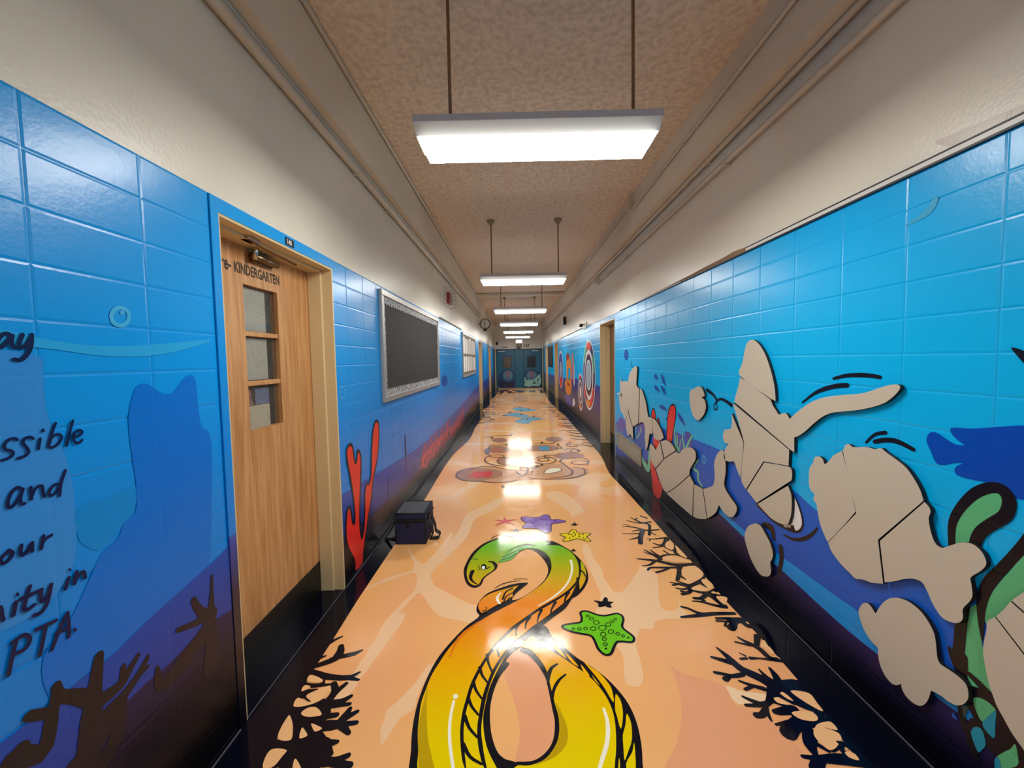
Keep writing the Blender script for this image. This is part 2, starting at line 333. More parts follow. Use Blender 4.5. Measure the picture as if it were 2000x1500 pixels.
def art(name,pl,label,shapes):
    ART_N[0]+=1; ie=(ART_N[0]%32)*8e-6
    mb=MB(); ts=[]
    for si,(kind,mt,lay,par,flat) in enumerate(shapes):
        pts=unflat(flat); pf=place(pl,lay,ie+min(2e-5,3e-4/len(shapes))*si); mt=mt+pl
        if kind=='P':
            q=herm(pts,par+1,True) if par else pts
            tri=tessellate_polygon([[Vector((p.x,p.y,0)) for p in q]])
            fs=[]
            for t in tri:
                a,b,c_=[q[k] for k in t]; ar=(b-a).cross(c_-a)
                if abs(ar)<1e-10: continue
                fs.append(t if ar>0 else t[::-1])
            vs=[pf(p) for p in q]
        elif kind=='S':
            ws,cl=par; q=herm(pts,3 if len(pts)>2 else 1,bool(cl)); N=len(q)
            ww=[interp(i/(N-1)*(len(ws)-1),list(range(len(ws))),list(ws)) for i in range(N)]
            vs,fs=ribbon(q,ww,bool(cl)); vs=[place(pl,lay,ie+min(2e-5,3e-4/len(shapes))*(si+i/(len(vs)+1)))(p) for i,p in enumerate(vs)]
        elif kind=='B':
            q=herm(pts,3,False); vs=[];fs=[]
            for p in q: vs+=[pf((p.x,p.y)),pf((par,p.y))]
            for i in range(len(q)-1): fs.append((2*i,2*i+1,2*i+3,2*i+2) if par>0 else (2*i,2*i+2,2*i+3,2*i+1))
        elif kind=='G':
            bot,ylo,yhi=par; q=herm(pts,3,False); xs=[p.x for p in q]; zs=[p.y for p in q]
            if isinstance(bot,list): bq=herm(unflat(bot),3,False); bx=[p.x for p in bq]; bz=[p.y for p in bq]
            iv=[];a=ylo
            for o in OPEN[pl]:
                lo=o[0]-(.042 if (pl=='L' and o[0]<2) else 0)
                if lo>a and lo<yhi: iv.append((a,lo))
                if o[1]>a: a=max(a,min(o[1],yhi)) if o[0]<yhi else a
            if a<yhi: iv.append((a,yhi))
            vs=[];fs=[];tt=[]
            for lo,hi in iv:
                n=max(2,int((hi-lo)/.05)); o=len(vs)
                for i in range(n+1):
                    y=lo+(hi-lo)*i/n; zt=interp(y,xs,zs); zb=interp(y,bx,bz) if isinstance(bot,list) else bot
                    for k in range(5): vs.append(pf((y,zt+(zb-zt)*k/4))); tt.append(k/4)
                for i in range(n):
                    for k in range(4): a_=o+i*5+k; fs.append((a_,a_+1,a_+6,a_+5))
            mb.t=(mb.t or [])+tt
        if pl in 'R': fs=[tuple(f)[::-1] for f in fs]
        mb.add(vs,fs,mt)
    par={'F':floor,'L':WALL['L'],'R':WALL['R'],'E':WALL['E']}[pl]
    return mb.build(name,par,label=label)
ART=[
('light_vein','F','pale sandy vein pattern printed on the peach floor',[('P','vein',1,3,[-9123,30746,-8306,29453,-7310,28154,-7016,28770,-6623,30091,-5961,33407,-5779,32843,-6114,29848,-6526,28548,-6490,27153,-5882,25531,-5162,24860,-3063,23316,-2508,23166,-2361,21596,-3742,21865,-5040,22397,-6629,24572,-7098,23530,-7586,21926,-7929,21931,-7366,23826,-7041,25058,-7370,26705,-7757,26992,-9034,26112,-10383,24913,-10400,25205,-9254,26472,-7860,27374,-8020,28375,-8711,29687]),
('P','vein',1,3,[-5535,16569,-4864,17778,-4368,18773,-4268,18498,-4610,17577,-4757,16561,-4722,16134,-5257,15654,-5694,15312,-5943,15940]),
('P','vein',1,3,[-7816,22446,-6939,22431,-7234,20307,-7751,17790,-7954,16770,-8490,16407,-8633,16512,-8352,17677,-8085,19571]),
('P','vein',1,3,[-4651,18633,-4527,18309,-4767,16845,-5253,15638,-5606,14502,-5712,14627,-5896,15458,-5430,16225]),
('P','vein',1,3,[5249,31120,5432,30511,5845,28044,5985,27187,5867,25312,6052,24607,6444,24329,6864,24591,8384,26443,9615,27464,7577,21058,6783,20926,6368,20242,6118,19598,6053,18814,5837,17618,5427,17124,4922,17375,5241,19300,4393,20270,4118,21330,5208,23958,5209,25325,5269,27808]),
('P','vein',1,3,[8930,27752,8658,27091,6882,24561,6514,24390,6172,24308,5541,22224,5832,21856,6455,20629,6694,20950,7406,21410,8379,21744,9861,21863,9896,22834,10147,23719,9690,22759,9162,22500,8716,22622,8768,23494,9686,26432,9244,27078]),
('P','vein2',1,3,[9489,17128,10123,16841,11103,16649,10874,16298,9860,16136,9429,16312]),
('P','pinkish',1,3,[7196,18707,7746,17943,8996,17423,9438,17034,9407,16141,10298,15638,10686,14730,10803,14048,10378,13309,5272,13340,6160,14553,6812,15669,7248,16963,7412,18157]),
('P','pinkish',1,3,[-829,18050,-384,16656,-81,14991,-230,13618,1380,13734,1697,16189,1258,18026,160,19541,-309,19301]),
('P','vein',1,3,[-5129,37484,-3541,39763,-2130,41789,-1341,41758,-2519,38295,-4128,36381,-4494,32484,-5787,28682,-6650,26521,-7146,26988,-6188,30059,-5424,33542]),
('P','vein',1,3,[5763,42028,6621,37974,5944,37108,5126,36285,5137,37576,4291,39475,3052,42700,4371,43819]),
('P','vein',1,3,[5663,30931,5759,26707,6113,24589,6029,22951,5445,24218,5130,26721,5124,30348])]),
('border_print','F','dark navy wavy border along the left wall',[('B','navy',2,-1.46422,[-9400,-36000,-9300,-5000,-8600,10000,-9824,13682,-10057,15540,-10320,17640,-10374,20351,-10447,23991,-10402,31202,-10332,42279,-10509,51409,-10436,61167,-9698,68525,-9184,74325,-9408,84887,-9366,93982,-8887,105185,-10441,118428,-9160,127475,-9860,149100,-9018,159288,-8641,173651,-8848,194203,-10000,209000])]),
('border_print','F','dark navy wavy border along the right wall',[('B','navy',2,1.7947000000000002,[13100,-36000,13000,-5000,12900,10000,12532,13190,12635,13591,12695,14651,12898,15857,13022,17470,13017,20328,12887,23359,12916,26081,12866,28418,12681,31204,12676,34796,12543,38748,12416,44039,12206,50508,13042,58474,13184,65359,13028,80511,13010,92532,13086,102730,12442,114349,12176,127372,11996,145558,13007,169527,13862,195940,13500,209000])]),
('coral_print','F','black branching coral print at the right floor edge',[('S','navy',3,((0.0396,0.044,),0),[10015,30957,10443,32190,10961,33277]),
('S','navy',3,((0.0132,0.0264,),0),[9374,31696,9911,31874,10335,32118]),
('S','navy',3,((0.0088,0.0176,),0),[9101,32819,9744,32705,10477,32779]),
('S','navy',3,((0.0088,0.0264,),0),[10043,33223,10593,33369,11057,33569]),
('S','navy',3,((0.0088,0.0264,),0),[9483,34189,10024,34138,10605,33866,11005,33521]),
('S','navy',3,((0.007,0.0132,),0),[9617,34671,9976,34485,10051,34103]),
('S','navy',3,((0.0106,0.0264,),0),[10183,35463,10682,35083,11284,34831,12278,35086]),
('S','navy',3,((0.0106,0.0264,),0),[10758,36100,11000,35621,11330,34972]),
('S','navy',3,((0.0106,0.0106,),0),[11285,35987,11075,35563]),
('S','navy',3,((0.0176,0.0176,),0),[11809,36450,12252,35899]),
('S','navy',3,((0.0264,0.0176,),0),[11025,33471,11579,33291,12477,33477]),
('S','navy',3,((0.0264,0.0264,),0),[11260,32474,11752,33748,11921,34599,11405,34970]),
('S','navy',3,((0.0176,0.007,),0),[11563,32937,11808,32335]),
('S','navy',3,((0.0088,0.022,),0),[10830,31729,11511,31710,12567,31949]),
('S','navy',3,((0.0088,0.0088,),0),[10895,31361,11106,31692]),
('S','navy',3,((0.0106,0.044,),0),[11062,31027,11390,30641,11811,30699,12463,31684]),
('S','navy',3,((0.0106,0.0264,),0),[10770,30207,11420,30365,11851,30628]),
('S','navy',3,((0.0176,0.0264,),0),[11746,30357,12093,29748,12543,30134,12880,30950]),
('S','navy',3,((0.0106,0.0308,0.0396,0.044,0.044,),0),[8968,28547,9686,28375,10365,28205,11264,27698,12109,27566,12931,27660]),
('S','navy',3,((0.0106,0.0352,),0),[9981,29908,10313,29279,10709,28469]),
('S','navy',3,((0.0106,0.0176,),0),[9829,29547,10115,29259,10413,29026]),
('S','navy',3,((0.0106,0.0264,),0),[10451,29856,10619,29246,10782,28831]),
('S','navy',3,((0.0264,0.0176,0.0264,),0),[10521,28295,11077,28947,12077,29085,12870,28598]),
('S','navy',3,((0.0264,0.0264,),0),[12510,30135,12222,29358,12482,28851,12816,28479]),
('S','navy',3,((0.0158,0.0158,),0),[11428,29700,11626,29221]),
('S','navy',3,((0.0106,0.0264,),0),[9036,27524,9618,27646,10256,28243]),
('S','navy',3,((0.0176,0.022,0.0264,),0),[9254,26970,9546,27268,10261,27274,11437,27247]),
('S','navy',3,((0.022,0.022,),0),[9770,26660,10208,26820,10806,27152]),
('S','navy',3,((0.0264,0.0396,),0),[10856,25721,11299,26501,11718,27351]),
('S','navy',3,((0.0264,0.0088,),0),[11226,26193,11431,25689]),
('S','navy',3,((0.0088,0.0264,0.0396,0.0352,0.0264,),0),[10233,25423,10703,25223,11253,24977,11640,25110,12354,25573,12967,26258]),
('S','navy',3,((0.0106,0.0264,),0),[10705,25626,11016,25311,11294,25070]),
('S','navy',3,((0.0176,0.0176,),0),[10291,25090,10812,25221]),
('S','navy',3,((0.0132,0.0264,),0),[10375,24765,10718,24622,11151,24749,11483,25066]),
('S','navy',3,((0.022,0.022,),0),[10569,24401,10880,24263]),
('S','navy',3,((0.0264,0.0308,),0),[10501,24096,10921,24236,11236,24522]),
('S','navy',3,((0.0264,0.0264,0.0352,0.0264,),0),[11197,24612,11772,24246,12273,24192,12774,24447,13376,24982]),
('S','navy',3,((0.0352,0.022,),0),[12271,25286,12437,24679]),
('S','navy',3,((0.0264,0.0308,0.044,),0),[11067,23660,11487,23652,12032,24024,12395,24017]),
('S','navy',3,((0.0106,0.022,0.0264,),0),[10818,23375,11318,23301,11794,23036,12317,22791]),
('S','navy',3,((0.0528,0.0352,),0),[12239,24020,12401,23429,12514,22788]),
('S','navy',3,((0.0264,0.0264,),0),[11467,23611,11520,23404]),
('S','navy',3,((0.0352,0.0264,),0),[12351,23932,12823,23838,13268,23703]),
('S','navy',3,((0.0176,0.0264,),0),[9896,22834,10223,22673,10588,22289,10873,22173]),
('S','navy',3,((0.0176,0.0352,0.0264,),0),[9496,21904,10410,22012,11450,22163,12717,22179]),
('S','navy',3,((0.0176,0.022,),0),[11461,21765,12192,21754,12716,21674]),
('S','navy',3,((0.0141,0.0141,),0),[11345,21542,12205,21438]),
('S','navy',3,((0.0141,0.0141,),0),[11604,21108,11824,21410]),
('S','navy',3,((0.0484,0.044,),0),[11856,20938,12081,21134]),
('S','navy',3,((0.044,0.0616,),0),[12131,21474,12796,21568,12990,21187]),
('S','navy',3,((0.0103,0.0258,0.0301,0.0301,0.0301,),0),[11821,20229,12040,19900,12337,19587,12477,19299,12591,18750,13062,18612]),
('S','navy',3,((0.0103,0.0215,),0),[11491,19892,11923,19701,12293,19602]),
('S','navy',3,((0.0344,0.0258,),0),[12911,20291,12488,19657]),
('S','navy',3,((0.0215,0.0103,0.0172,),0),[11622,18762,12073,18743,12526,18651]),
('S','navy',3,((0.0052,0.012,),0),[11262,19120,11453,18912]),
('S','navy',3,((0.0155,0.0155,),0),[11109,18722,11409,18751]),
('S','navy',3,((0.0103,0.0344,0.0473,0.0516,0.0774,0.086,),0),[10298,19484,10518,18910,10739,18128,11109,17757,11512,17400,11854,17057,12784,17047]),
('S','navy',3,((0.0155,0.0344,),0),[9710,18853,10045,18702,10454,18513]),
('S','navy',3,((0.0172,0.0258,),0),[9373,17898,9677,17821,10088,17679,10624,17762]),
('S','navy',3,((0.0301,0.0172,),0),[9679,17507,10032,17709]),
('S','navy',3,((0.012,0.0258,),0),[10269,17402,10615,17182,11131,16954]),
('S','navy',3,((0.0172,0.0172,),0),[10279,16935,10705,17097]),
('S','navy',3,((0.0103,0.0344,),0),[11600,18056,11662,17632,11760,17340]),
('S','navy',3,((0.0155,0.043,),0),[12162,18111,12150,17745,12023,17167]),
('S','navy',3,((0.012,0.0258,0.0258,0.0516,),0),[9930,16564,10234,16328,10614,16148,11028,16372,11512,16895]),
('S','navy',3,((0.0155,0.0215,),0),[9823,16131,10235,16112,10598,16123]),
('S','navy',3,((0.0301,0.0103,),0),[10652,16173,10510,15782,10447,15409]),
('S','navy',3,((0.0301,0.0258,),0),[9988,15645,10218,15666,10485,15879]),
('S','navy',3,((0.0172,0.0258,),0),[11084,16320,11482,16115,11817,15964]),
('S','navy',3,((0.0215,0.0258,),0),[11562,16627,11968,16235]),
('S','navy',3,((0.043,0.0516,0.0258,),0),[12112,16889,12208,16258,12844,15761]),
('S','navy',3,((0.0258,0.0344,),0),[10873,15803,11329,15895,11782,15915]),
('S','navy',3,((0.0172,0.0172,),0),[10954,15731,11522,15735]),
('S','navy',3,((0.0258,0.0344,0.0602,),0),[11540,15821,11665,15399,12068,15260,12581,15482]),
('S','navy',3,((0.012,0.0301,),0),[10529,15228,11052,15313,11665,15399]),
('S','navy',3,((0.0602,0.0516,),0),[10752,14856,11032,15047,11548,15354]),
('S','navy',3,((0.043,0.0516,0.0301,),0),[11674,15353,11605,14870,11272,14377,11215,14122]),
('S','navy',3,((0.0215,0.0155,),0),[11483,14496,11636,14334,11801,14145]),
('S','navy',3,((0.0086,0.0258,),0),[12375,15089,12607,14991,12811,14839]),
('S','navy',3,((0.0086,0.0258,),0),[12374,14498,12570,14407]),
('S','navy',3,((0.0172,0.0344,),0),[11956,14167,12402,14349,12779,14326]),
('S','navy',3,((0.0172,0.0258,),0),[12359,14250,12339,13905]),
('S','navy',3,((0.0155,0.0258,0.043,),0),[10673,13946,11166,13883,12032,13907,12785,13716]),
('S','navy',3,((0.043,0.043,),0),[11207,13838,10794,13478]),
('S','navy',3,((0.0258,0.0258,),0),[11169,13838,11909,13759,12720,13644]),
('S','navy',3,((0.0155,0.0155,),0),[11462,21721,12622,21676]),
('S','navy',3,((0.043,0.0344,),0),[11860,20946,12271,21317])]),
('coral_gap','F',None,[('P','peach',4,3,[13074,19983,13028,19577,13067,19433,13019,19083,12848,18982,12739,19296,12656,19582,12748,19727]),
('P','peach',4,3,[12986,18879,13044,18811,13043,18645,12990,18732]),
('P','peach',4,3,[12258,16833,12984,16692,12969,16201,12916,15808,12740,15906,12357,16462]),
('P','peach',4,3,[11908,14997,12201,15214,12582,15323,12855,15320,12836,14967,12395,15088,12771,14839,12624,14528,12393,14530,12395,14389,11864,14175,11705,14576,11756,14826]),
('P','peach',4,3,[12384,14094,12693,14046,12661,13791,12377,13904]),
('P','peach',4,3,[12549,14288,12622,14189,12505,14190]),
('P','peach',4,3,[11532,15749,12023,15826,12413,15765,12483,15576,12340,15393,11986,15373,11647,15491]),
('P','peach',4,3,[11236,16447,11474,16496,11764,16137,11284,16217]),
('P','peach',4,3,[11707,16705,11881,16756,12022,16311,11826,16415]),
('P','peach',4,3,[13007,21478,13067,21237,12953,21289]),
('P','peach',4,3,[12445,34495,12484,33592,11813,33546,12073,34075]),
('P','peach',4,3,[12709,30537,12786,29862,12782,28540,12410,28977,12498,29869]),
('P','peach',4,3,[12361,31249,12470,30681,12359,30005,12055,29815,11811,30355,12117,30971]),
('P','peach',4,3,[11801,27129,12331,27393,12861,27381,12910,26260,11671,25298,11302,25211,11181,25695,11514,25688,11454,26394]),
('P','peach',4,3,[12534,25716,12842,25660,12939,25084,12752,24718,12277,24412,11835,24377,11336,24565,11513,24834,12105,25054,12410,24679,12372,25379]),
('P','peach',4,3,[12493,23802,13115,23706,12870,23257,12570,22983]),
('P','peach',4,3,[12400,24234,12615,24344,12717,24184,12490,24101]),
('P','peach',4,3,[10947,28524,11427,28877,12034,28679,12468,28249,12740,27835,11860,27971,11145,28163])]),
('coral_print','F','black branching coral print at the left floor edge',[('S','navy',3,((0.03,0.01,),0),[-10510,20047,-10260,20349,-9962,20597]),
('S','navy',3,((0.03,0.05,0.03,),0),[-9700,19871,-9551,19447,-9620,18996,-10342,18539]),
('S','navy',3,((0.03,0.03,0.012,),0),[-9508,19097,-8750,19331,-8432,19576]),
('S','navy',3,((0.02,0.012,),0),[-10442,19040,-10196,19189]),
('S','navy',3,((0.05,0.035,0.03,0.012,),0),[-10348,18063,-9440,17869,-8404,17797,-7972,18110]),
('S','navy',3,((0.03,0.014,),0),[-8510,17811,-7848,17660]),
('S','navy',3,((0.025,0.012,),0),[-9612,17811,-9428,17397,-9098,17422]),
('S','navy',3,((0.03,0.02,),0),[-10390,17407,-9964,17345,-9404,17396]),
('S','navy',3,((0.06,0.04,0.012,),0),[-10108,16899,-9886,16843,-9574,16510]),
('S','navy',3,((0.03,0.014,),0),[-9976,17008,-9600,17115]),
('S','navy',3,((0.03,0.035,0.04,0.05,),0),[-8949,17449,-8692,17050,-8774,16513,-9122,16285,-9989,16192]),
('S','navy',3,((0.02,0.035,),0),[-8342,17454,-8569,17076,-8693,16831]),
('S','navy',3,((0.018,0.05,),0),[-7822,16768,-8154,16481,-8857,16308]),
('S','navy',3,((0.018,0.03,),0),[-7705,16358,-8647,16255]),
('S','navy',3,((0.06,0.06,0.05,),0),[-9069,16361,-8583,15763,-8970,15484]),
('S','navy',3,((0.025,0.035,),0),[-8058,15830,-8409,15771,-9020,15577]),
('S','navy',3,((0.06,0.05,0.04,0.02,),0),[-8744,14903,-8361,15319,-7794,15405,-7631,15826,-7595,16134]),
('S','navy',3,((0.018,0.03,),0),[-7208,15992,-7544,15730]),
('S','navy',3,((0.02,0.035,),0),[-7035,15468,-7531,15403,-7827,15383]),
('S','navy',3,((0.02,0.04,),0),[-7164,15012,-7652,15381]),
('S','navy',3,((0.08,0.13,0.1,),0),[-10221,16119,-9109,14652,-8624,13601]),
('S','navy',3,((0.12,0.08,0.05,0.018,),0),[-9157,14736,-8484,14731,-7980,14561,-7475,14648]),
('S','navy',3,((0.06,0.025,),0),[-8022,14561,-7520,14165]),
('S','navy',3,((0.09,0.05,0.035,0.022,),0),[-8687,14566,-8001,13968,-7287,13888,-6793,14113]),
('S','navy',3,((0.035,0.03,),0),[-7269,13850,-6792,13754,-6583,13742]),
('S','navy',3,((0.05,0.06,),0),[-9083,15531,-9323,15487,-9614,15536]),
('S','navy',3,((0.06,0.1,),0),[-9728,14574,-9085,14611]),
('S','navy',3,((0.03,0.06,),0),[-9403,13790,-9011,14129]),
('S','navy',3,((0.06,0.06,),0),[-8578,14443,-7962,13670]),
('S','navy',3,((0.04,0.04,),0),[-9046,14052,-8741,13602])]),
('coral_gap','F',None,[('P','peach',4,3,[-10138,15824,-9863,15585,-9657,15307,-9409,14738,-10010,14828]),
('P','peach',4,3,[-9239,15259,-9035,15123,-8829,14904,-9088,14799]),
('P','peach',4,3,[-8945,15438,-8634,15344,-8369,15207,-8581,15076,-8804,15255]),
('P','peach',4,3,[-9988,14333,-9331,14328,-9368,14054,-9474,13716,-9863,13682]),
('P','peach',4,3,[-9652,15917,-9515,16162,-9174,16209,-8794,15958,-8720,15812,-9288,15745]),
('P','peach',4,3,[-10349,17971,-9601,17691,-9561,17514,-10304,17610]),
('P','peach',4,3,[-10308,17349,-10063,17346,-9952,17231,-10257,17038]),
('P','peach',4,3,[-8811,13993,-8555,13821,-8331,13564,-8642,13565]),
('P','peach',4,3,[-10248,16685,-9697,16496,-9501,16478,-9904,16789,-9585,17087,-9080,17335,-8921,17108,-8973,16726,-9394,16364,-10157,16244])]),
('eel_print','F','giant eel print coiled in a figure eight, green head and yellow body',[('P','ink',3,3,[-4050,27154,-3973,28380,-3718,29714,-3129,31013,-2303,31931,-1109,32556,429,32412,1627,31919,2800,31567,3713,30532,4387,29290,4748,28175,4895,26957,4749,25843,4286,24821,3688,24026,3367,23792,2787,22804,2003,22036,1211,21215,572,20448,70,19795,-402,19302,-758,18715,-575,18561,-1017,17784,-1263,17019,-1373,16270,-1365,15698,-1274,15017,-1124,14523,-936,14156,-665,13931,-337,13841,37,13616,27,13132,-4013,13155,-4385,14304,-4597,15414,-4650,16516,-4538,17776,-4266,18992,-3718,20240,-3080,21354,-2441,22188,-2642,22596,-2671,23102,-2480,23808,-2071,24456,-1392,24932,-444,25422,590,25547,154,24902,-262,24326,-488,23681,23,23854,731,24499,1363,25282,1850,26120,2107,27254,1902,28499,1359,29726,670,30230,-51,29622,-467,28817,-1004,28438,-1666,28148,-1633,27457,-1988,26876,-2447,26210,-2620,25362,-2953,25063,-3325,25172,-3693,25697]),
('P','ink',3,3,[582,20724,1420,21285,1746,20431,2330,19638,2872,18902,3485,18326,4038,17680,4448,16981,4723,16247,4814,15413,4723,14516,4515,13713,4303,13106,-617,13135,-630,13633,-207,13828,-12,13827,379,13861,715,14016,1035,14306,1235,14643,1333,14996,1389,15480,1355,15874,1301,16502,1239,17131,1193,17562,1024,18066,759,18599,388,19108,-50,19453]),
('P','eel',5,3,[2343,30820,3218,30753,3742,30262,4192,29400,4386,28471,4380,27602,4294,26851,4081,26079,3787,25470,3369,24856,2911,24337,2392,23861,1725,23320,1150,22839,587,22306,34,21727,-471,21217,-893,20609,-1344,19939,-1708,19240,-1996,18568,-2255,17849,-2424,17180,-2508,16530,-2580,15877,-2572,15204,-2485,14602,-2332,13949,-2181,13418,-3820,13428,-4091,14271,-4307,15041,-4416,15726,-4491,16394,-4446,17089,-4355,17872,-4149,18594,-3880,19409,-3474,20292,-3000,21005,-2475,21591,-2004,22073,-1358,22621,-586,23245,397,24085,1028,24765,1586,25455,2043,26312,2358,27369,2387,28519,2183,29371,1743,29997,1168,30337,606,30394,1333,30803]),
('P','eel',5,3,[-3765,26718,-3819,27393,-3744,28342,-3549,29223,-3293,30020,-2883,30857,-2293,31552,-1593,32025,-576,32391,754,32514,1760,32057,2413,31155,2098,30725,1406,30859,568,31057,-350,30503,-1021,29557,-1452,28535,-1627,28110,-1807,27874,-1842,27348,-2008,27012,-2346,26578,-2609,26104,-2716,25643,-2834,25345,-3062,25300,-3383,25555,-3623,26073]),
('P','eelfin',5,3,[-1502,28192,-1053,29491,-418,30252,561,30795,1120,30751,687,30335,130,30002,-212,29404,-541,28664,-992,28400]),
('P','eel',5,3,[4283,26785,3945,25588,3654,24828,3217,23899,2714,23287,2138,22658,1526,22016,1075,21579,641,21158,162,20593,-266,20132,-855,19298,-1359,18271,-1604,17456,-1776,16628,-1844,15870,-1859,15131,-1748,14433,-1576,13868,-1403,13413,-2010,13417,-2194,13948,-2341,14601,-2422,15202,-2423,15876,-2346,16529,-2256,17178,-2081,17847,-1838,18534,-1545,19203,-1174,19844,-748,20488,-295,21089,182,21593,680,22121,1200,22626,1802,23103,2435,23651,2950,24119,3426,24662,3872,25349]),
('P','eel',5,3,[4655,28262,4791,27635,4758,26634,4537,25758,4246,25140,3963,24696,4024,25349,4262,26197,4451,26870]),
('P','eel',5,3,[-210,20055,-590,19472,-1012,18524,-1281,17777,-1502,17031,-1608,16264,-1652,15701,-1573,15019,-1425,14451,-1235,14036,-1018,13680,-890,13410,-1232,13412,-1419,13867,-1565,14432,-1689,15130,-1666,15869,-1590,16626,-1434,17455,-1203,18206,-719,19227]),
('P','eel',5,3,[-2585,23080,-2479,23670,-2057,24240,-1518,24598,-904,24869,-335,25118,-75,25240,-446,24531,-486,23941,-1138,23432,-1651,22998,-2144,22547,-2345,22472]),
('P','eel',5,3,[43,19656,490,19470,827,19045,1099,18541,1270,18012,1354,17319,1422,16765,1485,16243,1572,15673,1557,15214,1513,14922,1399,14573,1160,14207,871,13920,569,13767,178,13672,-207,13674,-398,13442,3272,13419,3538,13902,3697,14386,3861,15084,3938,15730,3895,16305,3750,16831,3535,17295,3290,17686,2984,18043,2623,18415,2247,18802,1849,19147,1397,19565,975,20064,715,20453,475,20327,92,19827]),
('P','eel',5,2,[1806,20052,1935,19740,2135,19318,2337,18829,2026,19145,1803,19560]),
('P','eel',5,2,[2305,19257,2602,18853,2860,18306,2561,18578]),
('P','eel',5,2,[2993,18464,3137,18197,3300,17736,3081,17889]),
('P','eel',5,2,[3137,18680,3450,18299,3793,17931,4077,17385,4172,16963,4083,16303,3870,17012,3617,17682]),
('P','eel',5,2,[3433,17784,3545,17536,3674,17200,3495,17488]),
('P','eel',5,2,[4290,16736,4404,16514,4414,16132,4316,15648,4071,15082,4063,15651,4062,15930]),
('P','eel',5,2,[4513,15765,4573,15414,4493,14970,4350,14550,4098,14153,3877,13838,3981,14384,4089,14831,4316,15265]),
('P','eel',5,2,[4441,14516,4348,14055,4134,13414,3883,13416,3915,13745,4263,14152]),
('P','eel',5,2,[3692,13933,3675,13746,3570,13418,3523,13418]),
('P','eeldark',6,3,[1532,16327,1719,15830,1842,15362,1872,14919,1764,14502,1525,14204,1168,13950,765,13797,435,13670,871,13914,1166,14207,1406,14573,1520,14922,1560,15214,1580,15673]),
('P','eeldark',6,3,[-4375,15725,-4392,16823,-4398,17191,-4200,16129,-3990,15335,-3771,14612,-3443,13887,-3287,13460,-3822,13464,-4092,14277,-4282,14968]),
('S','ink',6,((0.018,0.013,0.01,),0),[-1238,19845,-1221,19481,-1119,19013]),
('S','ink',6,((0.018,0.013,0.01,),0),[-694,20151,-744,19900,-676,19714]),
('S','ink',6,((0.018,0.013,0.01,),0),[-1736,19136,-1668,18684,-1425,18043]),
('S','ink',6,((0.018,0.013,0.01,),0),[-2049,18311,-1890,17845,-1602,17423]),
('S','ink',6,((0.018,0.013,0.01,),0),[-2282,17454,-2092,16982,-1797,16554]),
('S','ink',6,((0.018,0.013,0.01,),0),[-2418,16582,-2195,16152,-1874,15763]),
('S','ink',6,((0.018,0.013,0.01,),0),[-2457,15708,-2190,15171,-1824,14778]),
('S','ink',6,((0.018,0.013,0.01,),0),[-2364,14499,-2016,14003,-1548,13735]),
('S','ink',6,((0.02,0.012,0.008,),0),[3221,24420,2899,23726,2743,23023]),
('S','ink',6,((0.02,0.012,0.008,),0),[2242,23380,1963,22782,1842,22292]),
('S','ink',6,((0.02,0.012,0.008,),0),[1300,22627,1104,22065,997,21565]),
('S','ink',6,((0.02,0.012,0.008,),0),[574,21995,351,21538,297,21024]),
('S','ink',6,((0.02,0.012,0.008,),0),[-114,21395,-242,20961,-228,20540]),
('S','ink',6,((0.02,0.012,0.008,),0),[4375,26988,4558,26752,4646,26189]),
('S','ink',6,((0.02,0.012,0.008,),0),[4041,25983,4000,25350,3940,24697]),
('S','ink',6,((0.012,0.02,0.012,),0),[1821,18478,1498,18217,1332,17758,1262,17320]),
('S','ink',6,((0.01,0.016,0.012,),0),[2152,17839,1797,17506,1503,16990,1385,16501]),
('S','ink',6,((0.016,0.03,),0),[-2288,28369,-1991,28276,-1727,27789]),
('S','ink',6,((0.03,0.022,0.008,),0),[-3387,27065,-3451,26386,-3300,25859,-2865,25365]),
('S','ink',6,((0.006,0.006,),0),[-3726,28740,-3435,28784,-3158,28638]),
('S','ink',6,((0.006,0.006,),0),[-3048,27843,-2950,27489,-2876,27372]),
('S','ink',6,((0.006,0.006,),0),[-3054,27261,-2829,27199]),
('S','ink',6,((0.01,0.01,),0),[-2373,27337,-2172,27611]),
('S','ink',6,((0.007,0.007,),0),[-1452,28535,-741,28897,-212,29537]),
('S','ink',6,((0.007,0.007,),0),[-1269,28910,-483,29677,64,30142]),
('S','ink',6,((0.012,0.012,),0),[-1094,23732,-896,24539,-449,24908]),
('S','ink',6,((0.009,0.009,),0),[-1006,23515,-882,23993,-501,24393]),
('S','ink',6,((0.009,0.009,),0),[-765,23639,-660,23856,-469,23941]),
('S','ink',6,((0.005,0.005,),0),[-2333,22630,-2153,22667,-2222,22549]),
('S','ink',6,((0.006,0.006,),0),[-2124,22626,-2058,22785,-2100,22989]),
('S','ink',6,((0.004,0.008,0.004,),0),[-1650,24951,-1265,25363,-689,25652,76,25789]),
('S','ink',6,((0.005,0.005,),0),[-397,25954,-39,26050,554,25986]),
('S','ink',6,((0.008,0.008,),0),[-2332,32171,-2059,32545,-1624,32792]),
('P','ink',6,3,[-2398,27592,-2406,27421,-2455,27287,-2534,27214,-2629,27216,-2720,27293,-2792,27430,-2828,27602,-2823,27775,-2775,27915,-2694,27991,-2597,27989,-2504,27909,-2433,27766]),
('P','white',7,3,[-2524,27502,-2527,27402,-2552,27323,-2593,27279,-2643,27281,-2692,27326,-2731,27407,-2751,27507,-2748,27608,-2724,27689,-2682,27734,-2631,27733,-2581,27686,-2543,27604]),
('S','cream',6,((0.022,0.022,),0),[-3013,16698,-2990,16649]),
('S','cream',6,((0.013,0.013,),0),[-3039,16423,-3060,15793,-3010,15141,-2865,14435,-2580,13515]),
